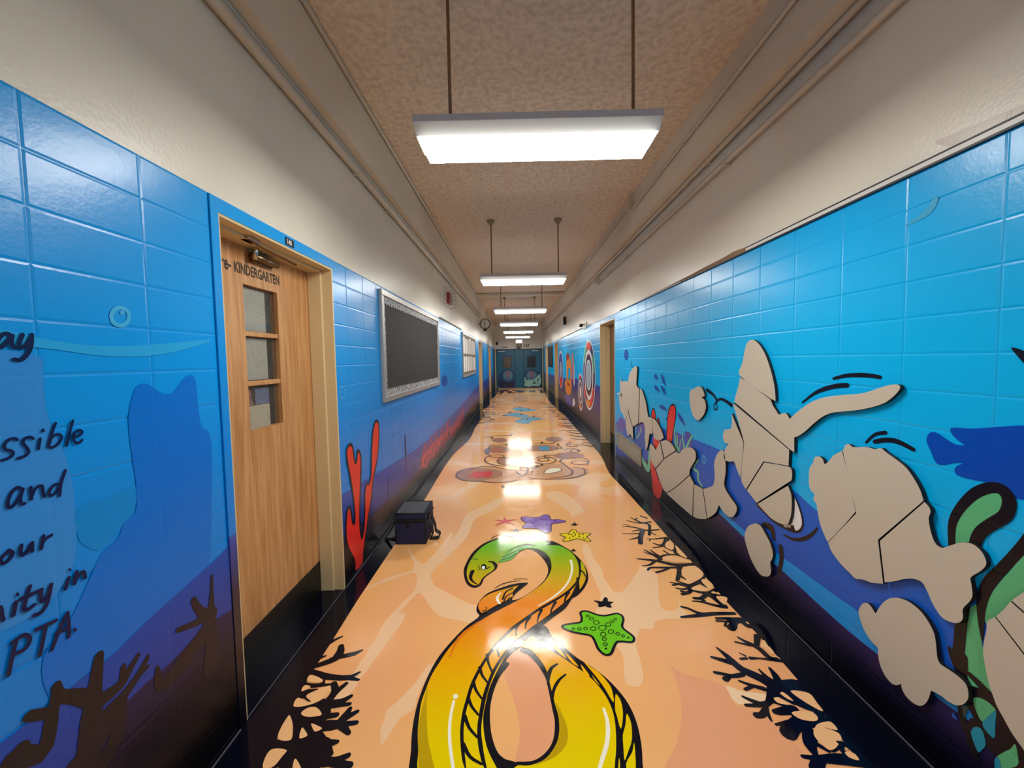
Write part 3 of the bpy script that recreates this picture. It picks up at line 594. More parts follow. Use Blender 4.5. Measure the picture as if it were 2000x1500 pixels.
('S','cream',6,((0.012,0.017,0.017,0.014,),0),[3578,15995,3600,15461,3520,14978,3344,14456,3052,13906,2858,13540]),
('S','cream',6,((0.018,0.014,0.014,0.006,),0),[3920,28408,3866,27353,3559,26102,3011,24963,2250,24013,1633,23435,1108,23052]),
('S','cream',6,((0.008,0.022,0.012,),0),[-1229,24407,-1434,24003,-1355,23478,-1240,23306]),
('S','streak',6,((0.006,0.02,0.006,),0),[-3681,18961,-3384,20382,-2552,21462,-1900,22041])]),
('starfish_print','F','green starfish print with ring spots',[('P','sgreen',3,3,[2397,21209,2593,21354,3119,21457,3521,21563,3638,21945,3627,22343,3761,22503,4081,22498,4556,22207,5003,22080,5451,22192,5841,22265,6049,22063,6020,21675,5820,21230,5840,20941,6045,20621,6196,20312,6125,20047,5937,19932,5525,19990,5207,19962,4951,19614,4705,19186,4490,19057,4279,19132,4083,19500,4014,20077,3894,20446,3480,20590,3010,20736,2546,20990]),
('S','ink',4,((0.014,0.014,),1),[2397,21209,2593,21354,3119,21457,3521,21563,3638,21945,3627,22343,3761,22503,4081,22498,4556,22207,5003,22080,5451,22192,5841,22265,6049,22063,6020,21675,5820,21230,5840,20941,6045,20621,6196,20312,6125,20047,5937,19932,5525,19990,5207,19962,4951,19614,4705,19186,4490,19057,4279,19132,4083,19500,4014,20077,3894,20446,3480,20590,3010,20736,2546,20990]),
('S','ink',5,((0.0045,0.0045,),1),[4871,21048,4803,20932,4679,20861,4547,20863,4456,20937,4441,21055,4508,21173,4632,21246,4766,21244,4858,21168]),
('S','ink',5,((0.0045,0.0045,),1),[5192,21313,5142,21223,5056,21169,4966,21170,4906,21227,4899,21318,4948,21409,5035,21464,5127,21463,5187,21405]),
('S','ink',5,((0.0045,0.0045,),1),[5417,21556,5386,21499,5333,21464,5280,21465,5245,21501,5243,21559,5274,21616,5326,21651,5380,21650,5415,21614]),
('S','ink',5,((0.0045,0.0045,),1),[5639,21758,5613,21713,5570,21686,5526,21687,5497,21715,5495,21760,5520,21805,5563,21833,5608,21832,5637,21803]),
('S','ink',5,((0.0045,0.0045,),1),[4571,21494,4520,21403,4427,21348,4326,21349,4257,21407,4244,21499,4294,21591,4388,21648,4490,21646,4560,21587]),
('S','ink',5,((0.0045,0.0045,),1),[4317,21833,4278,21761,4207,21718,4131,21719,4078,21765,4068,21837,4105,21910,4177,21954,4254,21953,4308,21906]),
('S','ink',5,((0.0045,0.0045,),1),[4093,22079,4069,22033,4024,22005,3976,22006,3942,22035,3935,22082,3959,22128,4004,22156,4053,22155,4087,22126]),
('S','ink',5,((0.0045,0.0045,),1),[4282,20993,4234,20905,4146,20853,4051,20854,3985,20909,3972,20997,4019,21085,4108,21139,4204,21138,4271,21082]),
('S','ink',5,((0.0045,0.0045,),1),[3807,21000,3775,20933,3715,20893,3650,20894,3605,20936,3597,21003,3629,21070,3689,21111,3755,21110,3800,21068]),
('S','ink',5,((0.0045,0.0045,),1),[3442,20977,3414,20918,3361,20883,3302,20884,3261,20921,3252,20980,3280,21038,3333,21074,3392,21073,3434,21036]),
('S','ink',5,((0.0045,0.0045,),1),[3061,21011,3044,20973,3011,20951,2974,20951,2947,20975,2941,21013,2958,21051,2992,21074,3029,21073,3056,21049]),
('S','ink',5,((0.0045,0.0045,),1),[5219,20738,5168,20653,5079,20601,4985,20602,4922,20656,4913,20742,4963,20828,5053,20881,5148,20880,5211,20825]),
('S','ink',5,((0.0045,0.0045,),1),[5488,20560,5453,20500,5394,20464,5334,20465,5295,20503,5292,20563,5327,20624,5385,20660,5446,20660,5485,20621]),
('S','ink',5,((0.0045,0.0045,),1),[5724,20406,5695,20359,5645,20330,5594,20331,5561,20361,5559,20409,5588,20456,5637,20485,5688,20485,5721,20454]),
('S','ink',5,((0.0045,0.0045,),1),[4741,20537,4690,20441,4601,20383,4508,20384,4446,20445,4438,20541,4488,20638,4578,20697,4673,20696,4735,20634]),
('S','ink',5,((0.0045,0.0045,),1),[4669,20167,4634,20105,4573,20067,4508,20068,4464,20107,4457,20170,4492,20232,4554,20270,4619,20269,4663,20229]),
('S','ink',5,((0.0045,0.0045,),1),[4637,19789,4602,19726,4541,19688,4477,19689,4435,19728,4429,19792,4464,19856,4525,19895,4589,19894,4632,19853]),
('P','ink',5,3,[5951,20268,5920,20231,5868,20216,5825,20232,5816,20270,5847,20308,5899,20323,5942,20306]),
('P','ink',5,3,[4554,19482,4524,19438,4470,19421,4425,19440,4415,19484,4445,19527,4499,19545,4544,19526])]),
('starfish_print','F','small yellow starfish print',[('P','syellow',3,3,[3613,32871,3855,32950,4409,33020,4678,33538,4910,33765,5111,33526,5223,32996,6179,32917,6255,32709,5818,32220,6055,31488,5745,31418,5010,31916,4204,31539,3749,31472,3789,31789,4028,32188,3727,32529]),
('S','ink',4,((0.008,0.008,),1),[3613,32871,3855,32950,4409,33020,4678,33538,4910,33765,5111,33526,5223,32996,6179,32917,6255,32709,5818,32220,6055,31488,5745,31418,5010,31916,4204,31539,3749,31472,3789,31789,4028,32188,3727,32529]),
('P','ink',5,3,[4443,32762,4396,32675,4327,32677,4304,32766,4351,32853,4421,32851]),
('P','ink',5,3,[4661,32671,4614,32584,4545,32586,4523,32675,4570,32761,4640,32759]),
('P','ink',5,3,[4918,33092,4870,33003,4800,33005,4778,33096,4827,33185,4897,33183]),
('P','ink',5,3,[4970,32577,4922,32491,4854,32493,4833,32581,4880,32668,4949,32666]),
('P','ink',5,3,[5351,32651,5302,32564,5233,32566,5213,32655,5262,32741,5331,32739]),
('P','ink',5,3,[5672,32726,5622,32640,5554,32642,5534,32730,5584,32817,5653,32815]),
('P','ink',5,3,[5281,32235,5233,32151,5165,32153,5145,32239,5193,32324,5262,32322]),
('P','ink',5,3,[5549,32031,5501,31948,5433,31950,5414,32035,5463,32118,5530,32116]),
('P','ink',5,3,[4764,32332,4717,32248,4649,32250,4627,32336,4674,32421,4743,32419]),
('P','ink',5,3,[4414,32014,4368,31931,4300,31933,4278,32018,4324,32101,4392,32099]),
('P','ink',5,3,[4995,32831,4946,32744,4877,32746,4856,32835,4904,32923,4974,32921]),
('P','ink',5,3,[5699,31816,5650,31734,5583,31736,5564,31820,5613,31902,5680,31900])]),
('starfish_print','F','purple starfish print',[('P','spurple',3,3,[246,36231,381,36588,977,36568,1765,36421,2176,36650,2555,37057,2856,37047,3070,36620,3103,35901,3784,35879,4424,35556,4389,35283,3696,35079,3104,34875,2873,33394,2481,33043,2223,33211,1630,33948,431,34090,390,34412,692,35174,366,35756]),
('S','ink',4,((0.007,0.007,),1),[246,36231,381,36588,977,36568,1765,36421,2176,36650,2555,37057,2856,37047,3070,36620,3103,35901,3784,35879,4424,35556,4389,35283,3696,35079,3104,34875,2873,33394,2481,33043,2223,33211,1630,33948,431,34090,390,34412,692,35174,366,35756]),
('P','spurpledk',5,3,[1324,35842,1230,35704,1056,35709,973,35853,1066,35992,1242,35987]),
('P','spurpledk',5,3,[1811,35826,1715,35688,1541,35694,1460,35837,1555,35976,1731,35971]),
('P','spurpledk',5,3,[2402,35924,2305,35785,2130,35791,2051,35935,2148,36075,2325,36069]),
('P','spurpledk',5,3,[2879,35791,2780,35654,2606,35659,2530,35803,2628,35941,2804,35936]),
('P','spurpledk',5,3,[1485,35149,1393,35016,1222,35021,1141,35160,1233,35294,1406,35288]),
('P','spurpledk',5,3,[2146,35016,2051,34884,1881,34889,1803,35027,1897,35160,2069,35154]),
('P','spurpledk',5,3,[2811,34995,2714,34863,2544,34869,2469,35006,2565,35139,2737,35133]),
('P','spurpledk',5,3,[3630,35536,3529,35400,3356,35405,3283,35547,3384,35684,3558,35678]),
('P','spurpledk',5,3,[2373,34244,2280,34118,2114,34123,2039,34254,2131,34381,2299,34376]),
('P','spurpledk',5,3,[2810,33913,2716,33789,2551,33794,2479,33923,2572,34048,2738,34043]),
('P','spurpledk',5,3,[1078,34499,989,34371,820,34376,740,34509,828,34639,998,34633]),
('P','spurpledk',5,3,[1734,34479,1643,34351,1475,34356,1397,34489,1488,34618,1657,34613])]),
('starfish_print','F','dark navy starfish silhouette',[('P','ink',3,3,[4662,23514,4889,23527,5181,23460,5364,23771,5530,23878,5595,23676,5570,23453,5880,23359,5633,23145,5641,22845,5397,22849,5265,22979,5028,22898,4820,22944,4893,23158,4820,23334])]),
('starfish_print','F',None,[('P','ink',3,2,[4778,34778,5074,34902,5241,35210,5312,34894,5575,34797,5310,34630,5340,34325,5139,34548,4879,34382,4995,34639])]),
('starfish_print','F',None,[('P','ink',3,2,[4096,29969,4292,30054,4402,30261,4449,30050,4622,29986,4448,29872,4468,29666,4335,29816,4162,29703,4240,29877])]),
('starfish_print','F',None,[('P','greyink',3,2,[-771,33666,-386,33779,-220,34068,-55,33769,331,33675,-1,33520,105,33232,-221,33445,-548,33292,-440,33533])]),
('starfish_print','F','thin armed red starfish print',[('S','sred',3,((0.045,0.03,0.012,),0),[-1234,35507,-1730,35824,-2226,35956]),
('S','sred',3,((0.045,0.03,0.012,),0),[-1234,35507,-1298,36068,-1358,36451]),
('S','sred',3,((0.045,0.03,0.012,),0),[-1234,35507,-730,35850,-217,36009]),
('S','sred',3,((0.045,0.03,0.012,),0),[-1234,35507,-747,35242,-266,34803]),
('S','sred',3,((0.045,0.03,0.012,),0),[-1234,35507,-1658,35225,-2068,34771])]),
('burrow_print','F','printed maze of sand burrows with round chambers',[('P','burrow',3,3,[-1931,50693,-2196,49364,-3004,48374,-4186,47876,-5537,47938,-6832,48553,-7845,49634,-8371,51012,-8266,52433,-7503,53595,-6216,54216,-4691,54135,-3282,53373,-2302,52128]),
('P','burrow',3,3,[7428,51455,7012,50380,6188,49574,5117,49168,3991,49222,3004,49729,2335,50612,2127,51724,2449,52858,3266,53774,4420,54258,5658,54191,6702,53590,7328,52603]),
('P','burrow',3,3,[7159,65286,6764,64285,5901,63539,4741,63177,3496,63257,2389,63767,1627,64623,1369,65675,1688,66721,2545,67543,3772,67956,5107,67862,6260,67285,6988,66359]),
('P','burrow',3,3,[-1830,72438,-1954,71550,-2336,70873,-2897,70529,-3534,70575,-4130,71004,-4572,71742,-4772,72658,-4681,73575,-4307,74303,-3722,74685,-3049,74633,-2431,74160,-1997,73371]),
('P','burrow',3,3,[-1272,64714,-1447,63652,-1962,62849,-2711,62441,-3558,62494,-4352,63000,-4946,63878,-5221,64974,-5106,66081,-4606,66969,-3815,67437,-2902,67374,-2067,66796,-1487,65839]),
('P','burrow',3,3,[8771,72484,8490,71538,7948,70821,7252,70458,6530,70511,5914,70970,5520,71759,5431,72737,5676,73715,6217,74492,6947,74897,7713,74837,8350,74326,8725,73481]),
('P','burrow',3,3,[10528,59809,10142,58964,9378,58331,8388,58019,7353,58079,6460,58503,5878,59220,5727,60101,6058,60980,6819,61671,7863,62023,8967,61953,9891,61479,10445,60708]),
('P','burrow',3,3,[-693,57247,-800,56352,-1106,55667,-1551,55309,-2051,55336,-2517,55745,-2863,56468,-3020,57380,-2947,58307,-2649,59058,-2182,59466,-1645,59434,-1156,58970,-817,58183]),
('P','burrow2',3,3,[-6287,53267,-5202,54451,-3553,54601,-1851,53225,-126,52387,1973,54382,5935,55382,7696,52914,9708,52808,9409,50649,6155,48479,2218,48348,-235,47839,-2629,47098,-4420,47877,-1954,49846,-1896,51215,-2906,52715,-5125,53588]),
('S','burrowline',5,((0.02,0.035,0.02,),0),[-8185,50148,-8190,51530,-7436,52950,-6199,53453,-5195,54371,-3546,54481,-1846,53035,-179,52316]),
('S','burrowline',5,((0.02,0.035,0.02,),0),[-8238,50489,-7853,49304,-6597,48133,-4803,47803,-2630,47128,-235,47839]),
('S','burrowline',5,((0.02,0.035,0.02,),0),[-4532,60726,-5017,59080,-4590,56600,-3250,55149,-231,54581]),
('S','burrowline',5,((0.02,0.035,0.02,),0),[6253,56204,6801,57928,8677,58735,10354,58174,10601,56386,9994,54346]),
('S','burrowline',5,((0.02,0.035,0.02,),0),[6351,57063,6773,54926,7377,52184,7427,51099,6825,49753,5214,48845,4228,48892]),
('S','burrowline',5,((0.02,0.035,0.02,),0),[1834,48525,4171,48257,6740,48452,8780,49994,9129,51368,9074,52841,7916,53670]),
('S','burrowline',5,((0.02,0.035,0.02,),0),[1809,50337,2160,52453,2829,53942,3549,54899]),
('S','burrowline',5,((0.02,0.035,0.02,),0),[-180,51842,278,50413,883,50043]),
('S','burrowline',5,((0.02,0.035,0.02,),0),[-134,49361,573,49723,1217,51059,1399,53629,317,54076]),
('S','burrowline',5,((0.02,0.035,0.02,),0),[-6593,75111,-4096,76827,-1308,77156,-1013,78995]),
('S','burrowline',5,((0.02,0.035,0.02,),0),[-4945,66684,-4753,67875,-2294,68321,-1615,68900]),
('S','burrowline',5,((0.02,0.035,0.02,),0),[-4655,62504,-4945,66684]),
('S','burrowline',5,((0.02,0.035,0.02,),0),[3287,69511,6017,68677,7393,71201]),
('S','burrowline',5,((0.02,0.035,0.02,),0),[7186,67968,7648,64969,6707,64748]),
('S','burrowline',5,((0.02,0.035,0.02,),0),[8680,67863,9807,70019,9188,66611,10564,66816]),
('S','burrowline',5,((0.02,0.035,0.02,),0),[5751,60344,4538,60418,4307,58995,5492,58924]),
('S','burrowline',5,((0.02,0.035,0.02,),0),[-5550,64163,-5152,65823,-4805,64667,-5334,63072,-4566,61224]),
('S','burrowline',5,((0.02,0.035,0.02,),0),[7864,63565,9116,65155,10274,63408,9686,62118,7980,62488]),
('S','burrowline',5,((0.025,0.025,),1),[5801,57315,5544,56478,5009,55843,4304,55520,3557,55561,2903,55961,2464,56653,2332,57515,2546,58383,3077,59077,3820,59442,4618,59394,5298,58944,5718,58197]),
('S','burrowline',5,((0.025,0.025,),1),[4782,57596,4669,57218,4421,56927,4087,56778,3730,56798,3420,56984,3215,57301,3157,57690,3261,58075,3508,58377,3851,58534,4218,58513,4534,58317,4735,57989]),
('S','burrowline',5,((0.025,0.025,),1),[-693,57247,-800,56352,-1106,55667,-1551,55309,-2051,55336,-2517,55745,-2863,56468,-3020,57380,-2947,58307,-2649,59058,-2182,59466,-1645,59434,-1156,58970,-817,58183]),
('S','burrowline',5,((0.025,0.025,),1),[10370,55761,10165,55320,9764,54984,9245,54816,8708,54845,8253,55067,7968,55442,7912,55899,8101,56349,8502,56702,9036,56882,9593,56850,10057,56613,10333,56223]),
('S','burrowline',5,((0.025,0.025,),1),[10356,63133,10205,62680,9938,62330,9608,62149,9276,62170,9007,62389,8851,62766,8842,63231,8984,63693,9251,64058,9591,64249,9934,64227,10207,63995,10358,63603]),
('S','burrowline',5,((0.025,0.025,),1),[-2060,60331,-2170,60002,-2499,59755,-2979,59637,-3518,59669,-4014,59846,-4370,60135,-4515,60480,-4416,60815,-4090,61070,-3600,61194,-3047,61160,-2544,60976,-2192,60679]),
('S','burrowline',5,((0.025,0.025,),1),[1489,53050,1425,52727,1270,52476,1053,52344,817,52357,607,52510,463,52777,414,53106,472,53434,626,53694,847,53833,1090,53820,1304,53658,1446,53383]),
('S','burrowline',5,((0.025,0.025,),1),[10611,67115,10461,66758,10158,66488,9762,66354,9349,66383,8999,66568,8780,66874,8735,67245,8877,67607,9181,67886,9584,68026,10007,67996,10362,67803,10577,67488]),
('P','sred',6,3,[-6082,51424,-5842,52130,-4754,51785,-3717,52022,-3367,50592,-3738,49271,-4556,49474,-5215,49017,-5788,49698,-6391,49661,-6747,50078,-6266,50325]),
('P','cream',6,3,[3549,51118,4500,53082,5994,53003,5970,51890,4820,50879,3869,50579]),
('S','burrowline',7,((0.015,0.015,),1),[3549,51118,4500,53082,5994,53003,5970,51890,4820,50879,3869,50579]),
('P','skyblue',6,0,[3751,66686,5557,66562,5376,63727,3838,63827]),
('P','greyink',6,3,[-5681,64172,-5152,65823,-4805,64667,-4584,61476,-5210,61514,-5057,62791]),
('P','sred2',6,3,[-4579,65213,-3548,65716,-2322,64783,-2416,63689,-3954,63518]),
('P','ink',6,3,[-4588,74586,-4650,74124,-4851,73947,-5076,74156,-5195,74632,-5136,75101,-4933,75282,-4705,75067]),
('P','ink',6,3,[-1470,68575,-1560,67967,-1798,67732,-2047,68000,-2165,68624,-2079,69245,-1837,69490,-1583,69209]),
('P','ink',6,3,[-994,76973,-1127,76650,-1454,76539,-1785,76703,-1928,77047,-1798,77373,-1468,77486,-1135,77320]),
('P','ink',6,3,[3749,54888,3672,54636,3525,54538,3392,54651,3350,54910,3426,55165,3575,55265,3709,55150]),
('P','ink',6,3,[2162,53205,2116,53019,2022,52947,1934,53029,1904,53218,1949,53405,2044,53479,2133,53395]),
('P','ink',6,3,[4818,69725,4718,69366,4530,69229,4363,69391,4314,69762,4412,70125,4601,70266,4770,70099]),
('P','ink',6,3,[7527,68068,7427,67681,7275,67530,7159,67700,7145,68095,7244,68486,7398,68642,7515,68467]),
('P','ink',6,3,[3167,54120,2994,53907,2605,53836,2224,53948,2074,54179,2245,54394,2638,54466,3021,54352]),
('P','ink',6,3,[-1583,45689,-1629,45375,-1755,45250,-1890,45386,-1956,45705,-1912,46024,-1784,46153,-1647,46013])]),
('fish_print','F','light blue fish prints on the far floor',[('P','fishblue',3,3,[-3837,104618,-1882,109220,-122,110286,1606,107570,3379,103812,1487,100689,-960,102933]),
('P','fishblue',3,3,[6806,98021,4738,100877,3146,101816,1469,99626,-446,94340,594,91757,2781,90836,3660,94401]),
('P','fishblue',3,3,[-1270,120240,1079,122738,3726,119287,6021,115623,3500,112480,789,112810]),
('P','burrowline',5,3,[-3000,104872,-3131,104234,-3481,104004,-3847,104313,-4018,104986,-3892,105634,-3538,105870,-3167,105552]),
('P','burrowline',5,3,[-1455,110444,-1577,109734,-1885,109473,-2203,109808,-2346,110550,-2228,111271,-1916,111541,-1594,111195]),
('P','burrowline',5,3,[1841,106330,1701,105504,1396,105194,1101,105572,987,106428,1123,107268,1433,107590,1732,107197]),
('P','burrowline',5,3,[4890,102289,4748,101368,4501,101012,4289,101418,4235,102361,4373,103300,4626,103673,4841,103248]),
('P','burrowline',5,3,[1836,98032,1709,97471,1428,97265,1155,97529,1048,98115,1172,98683,1456,98896,1733,98624]),
('P','burrowline',5,3,[3156,97387,3004,96977,2669,96836,2343,97045,2217,97485,2366,97899,2705,98043,3033,97830]),
('P','burrowline',5,3,[1525,122202,1411,121440,1159,121154,914,121506,818,122296,929,123069,1185,123365,1432,123002]),
('P','burrowline',5,3,[4189,118328,4074,117612,3850,117340,3648,117666,3583,118406,3696,119133,3923,119413,4128,119077]),
('P','burrowline',5,3,[1822,114740,1677,114169,1350,113967,1029,114249,900,114854,1042,115432,1373,115639,1697,115350])]),
('number_grid_print','F','faint grid of grey marks on the far floor',[('P','greyink',3,0,[-426,155265,-599,154203,-946,154262,-1125,155385,-955,156464,-603,156403]),
('P','greyink',3,0,[620,154782,441,153726,96,153784,-76,154900,101,155973,451,155912]),
('P','greyink',3,0,[1596,154646,1411,153591,1066,153650,902,154764,1085,155834,1435,155774]),
('P','greyink',3,0,[2387,155205,2196,154143,1850,154202,1691,155324,1880,156402,2231,156342]),
('P','greyink',3,0,[3645,154710,3446,153655,3102,153714,2952,154829,3149,155900,3498,155840]),
('P','greyink',3,0,[4646,155356,4439,154292,4094,154351,3951,155476,4156,156556,4506,156495]),
('P','greyink',3,0,[-466,150585,-633,149585,-970,149640,-1144,150697,-979,151712,-638,151655]),
('P','greyink',3,0,[520,149954,347,148962,12,149017,-155,150065,16,151072,356,151016]),
('P','greyink',3,0,[1334,150329,1156,149333,820,149388,659,150441,835,151453,1175,151396]),
('P','greyink',3,0,[2357,149166,2173,148185,1840,148239,1687,149277,1869,150272,2206,150217]),
('P','greyink',3,0,[3477,150056,3284,149063,2950,149118,2804,150168,2995,151175,3333,151119]),
('P','greyink',3,0,[4445,149925,4247,148934,3914,148989,3774,150037,3971,151043,4309,150986]),
('P','greyink',3,0,[-418,145658,-580,144721,-906,144773,-1074,145762,-914,146712,-584,146659]),
('P','greyink',3,0,[341,144545,175,143622,-148,143673,-310,144648,-146,145583,181,145531]),
('P','greyink',3,0,[1335,145259,1163,144327,839,144379,683,145363,853,146307,1182,146255]),
('P','greyink',3,0,[2465,144206,2287,143288,1965,143339,1818,144309,1995,145240,2321,145188]),
('P','greyink',3,0,[3194,143973,3011,143058,2690,143109,2548,144076,2729,145004,3054,144952]),
('P','greyink',3,0,[4194,144188,4005,143271,3684,143322,3549,144291,3736,145222,4061,145170]),
('P','greyink',3,0,[-523,139898,-678,139033,-991,139081,-1153,139994,-1000,140871,-683,140822]),
('P','greyink',3,0,[506,139709,345,138847,33,138894,-122,139805,37,140679,353,140630]),
('P','greyink',3,0,[1467,140391,1300,139521,986,139569,836,140488,1002,141371,1320,141321]),
('P','greyink',3,0,[2226,140440,2054,139569,1741,139617,1596,140537,1766,141420,2084,141371]),
('P','greyink',3,0,[3070,140436,2893,139565,2580,139613,2440,140533,2616,141416,2933,141367]),
('P','greyink',3,0,[3990,139624,3808,138763,3497,138811,3365,139720,3545,140593,3860,140544])]),
('reef_print','F','dark reef pattern across the far end of the floor',[('P','reefdark',3,3,[-5777,183633,-5974,177641,-6799,175416,-7805,178000,-8455,184176,-8337,190624,-7460,193252,-6376,190211]),
('P','reefdark',3,3,[-3688,190526,-4151,186929,-5391,185695,-6717,187460,-7388,191307,-6978,195076,-5686,196438,-4308,194500]),
('P','reefdark',3,3,[-1930,182154,-2284,179315,-3183,178313,-4124,179680,-4575,182688,-4251,185636,-3320,186720,-2350,185245]),
('P','reefdark',3,3,[3506,183513,2904,178737,1669,177026,472,179221,-27,184236,514,189314,1824,191271,3081,188773]),
('P','reefdark',3,3,[589,189623,226,187320,-623,186528,-1477,187675,-1850,190138,-1508,192511,-636,193354,239,192137]),
('P','reefdark',3,3,[5964,186626,5450,184160,4384,183333,3369,184589,2981,187249,3471,189798,4570,190684,5610,189345]),
('P','reefdark',3,3,[9422,184085,8713,180242,7429,178896,6278,180734,5904,184812,6571,188855,7919,190353,9113,188316]),
('P','reefdark',3,3,[13464,186904,12779,183426,11660,182196,10726,183851,10504,187529,11161,191165,12332,192519,13295,190705]),
('P','reefdark',3,3,[13387,178041,12748,173960,11854,172448,11191,174265,11132,178493,11749,182791,12696,184490,13381,182455]),
('P','reefdark',3,3,[-37,176374,-615,175107,-2004,174811,-3408,175649,-4018,177152,-3458,178448,-2043,178757,-620,177889]),
('P','reefdark',3,3,[-6124,172130,-6388,170443,-7139,169874,-7950,170736,-8356,172552,-8109,174281,-7341,174879,-6514,173975])]),
('coral_print','F','dark coral fringe along the left far floor edge',[('S','navy',3,((0.08,0.05,0.02,),0),[-9675,92000,-8470,92620,-7866,92189]),
('S','navy',3,((0.08,0.05,0.02,),0),[-9659,94158,-7133,94423,-5649,94237]),
('S','navy',3,((0.08,0.05,0.02,),0),[-9553,96624,-7212,96127,-5851,100000]),
('S','navy',3,((0.08,0.05,0.02,),0),[-9483,98265,-7068,99186,-5659,96856]),
('S','navy',3,((0.08,0.05,0.02,),0),[-9354,101283,-7561,101725,-6565,99829]),
('S','navy',3,((0.08,0.05,0.02,),0),[-9282,102967,-7789,104087,-6993,102450]),
('S','navy',3,((0.08,0.05,0.02,),0),[-9274,105928,-6568,107023,-4964,106150]),
('S','navy',3,((0.08,0.05,0.02,),0),[-9537,108166,-7487,108962,-6320,107207]),
('S','navy',3,((0.08,0.05,0.02,),0),[-9883,111113,-7391,112061,-5930,109797]),
('S','navy',3,((0.08,0.05,0.02,),0),[-10270,114416,-8923,114429,-8224,115970]),
('S','navy',3,((0.08,0.05,0.02,),0),[-10652,117668,-8901,118732,-7934,118894]),
('S','navy',3,((0.08,0.05,0.02,),0),[-10542,119831,-8829,119550,-7887,118722]),
('S','navy',3,((0.08,0.05,0.02,),0),[-10278,121699,-7962,122893,-6617,121006]),
('S','navy',3,((0.08,0.05,0.02,),0),[-10039,123386,-7241,123747,-5575,123916]),
('S','navy',3,((0.08,0.05,0.02,),0),[-9752,125413,-7590,126301,-6348,126192]),
('S','navy',3,((0.08,0.05,0.02,),0),[-9470,127773,-8180,128821,-7519,126436]),
('S','navy',3,((0.08,0.05,0.02,),0),[-9550,130261,-6992,129896,-5487,132419]),
('S','navy',3,((0.08,0.05,0.02,),0),[-9658,133571,-7436,134389,-6155,132604]),
('S','navy',3,((0.08,0.05,0.02,),0),[-9735,135953,-8293,136873,-7532,135927]),
('S','navy',3,((0.08,0.05,0.02,),0),[-9813,138368,-6994,139303,-5315,141748]),
('S','navy',3,((0.08,0.05,0.02,),0),[-9891,140785,-7900,141498,-6773,141680]),
('S','navy',3,((0.08,0.05,0.02,),0),[-9960,142909,-8106,142572,-7070,143294]),
('S','navy',3,((0.08,0.05,0.02,),0),[-10069,146288,-7314,146816,-5678,147284]),
('S','navy',3,((0.08,0.05,0.02,),0),[-10141,148497,-8796,148387,-8100,150907]),
('S','navy',3,((0.08,0.05,0.02,),0),[-9949,151658,-8163,152473,-7173,154033]),
('S','navy',3,((0.08,0.05,0.02,),0),[-9713,154509,-7438,155276,-6120,154826]),
('S','navy',3,((0.08,0.05,0.02,),0),[-9476,157377,-7821,157651,-6918,159725])]),
('coral_print','F','dark coral fringe along the right far floor edge',[('S','navy',3,((0.08,0.05,0.02,),0),[13478,66000,11802,67102,10884,67748]),
('S','navy',3,((0.08,0.05,0.02,),0),[13450,68645,12231,69030,11619,68399]),
('S','navy',3,((0.08,0.05,0.02,),0),[13421,71454,11471,72324,10371,73191]),
('S','navy',3,((0.08,0.05,0.02,),0),[13390,74490,11626,75049,10651,76679]),
('S','navy',3,((0.08,0.05,0.02,),0),[13358,77581,11591,78498,10613,80430]),
('S','navy',3,((0.08,0.05,0.02,),0),[13328,80420,10547,81541,8893,81510]),
('S','navy',3,((0.08,0.05,0.02,),0),[13324,82972,11855,83878,11075,86159]),
('S','navy',3,((0.08,0.05,0.02,),0),[13320,85431,11000,86127,9654,87583]),
('S','navy',3,((0.08,0.05,0.02,),0),[13318,87341,10853,87786,9411,89169]),
('S','navy',3,((0.08,0.05,0.02,),0),[13314,89698,11104,90493,9830,91383]),
('S','navy',3,((0.08,0.05,0.02,),0),[13310,92595,12066,92283,11436,93300]),
('S','navy',3,((0.08,0.05,0.02,),0),[13331,95365,11776,96000,10940,97019]),
('S','navy',3,((0.08,0.05,0.02,),0),[13343,97040,11379,96848,10270,95811]),
('S','navy',3,((0.08,0.05,0.02,),0),[13357,98881,11643,98608,10700,98348]),
('S','navy',3,((0.08,0.05,0.02,),0),[13369,100545,11416,100630,10313,102104]),
('S','navy',3,((0.08,0.05,0.02,),0),[13359,103207,11774,104233,10917,101711]),
('S','navy',3,((0.08,0.05,0.02,),0),[13230,105537,11579,105675,10678,104612]),
('S','navy',3,((0.08,0.05,0.02,),0),[13059,108633,11253,108098,10249,110201]),
('S','navy',3,((0.08,0.05,0.02,),0),[12961,110404,10877,110415,9688,111809]),
('S','navy',3,((0.08,0.05,0.02,),0),[12776,113729,10250,113883,8766,116294]),
('S','navy',3,((0.08,0.05,0.02,),0),[12698,116485,10900,116141,9901,117965]),
('S','navy',3,((0.08,0.05,0.02,),0),[12645,119100,9894,120243,8261,120643]),
('S','navy',3,((0.08,0.05,0.02,),0),[12599,121332,9952,120734,8387,120372]),
('S','navy',3,((0.08,0.05,0.02,),0),[12546,123951,10349,123604,9085,125598]),
('S','navy',3,((0.08,0.05,0.02,),0),[12480,127155,10672,127332,9666,126787]),
('S','navy',3,((0.08,0.05,0.02,),0),[12457,129280,9682,129363,8031,132585]),
('S','navy',3,((0.08,0.05,0.02,),0),[12425,132524,10260,132392,9016,135929])]),
('lettering','L','handwritten words ending in ay, ssible, and, our, ity in, PTA',[('S','letter',6,((0.0093,0.0093,),0),[8945,16049,8848,16119,8730,16036,8663,15865,8713,15783,8819,15890,8947,16077]),
('S','letter',6,((0.0093,0.0093,),0),[8947,16077,8920,15932,8944,15819,8999,15791]),
('S','letter',6,((0.0093,0.0093,),0),[9136,16109,9060,15881,9084,15794,9171,15826,9304,16070]),
('S','letter',6,((0.0093,0.0093,),0),[9315,16120,9271,15810,9172,15610,9058,15501,8946,15515]),
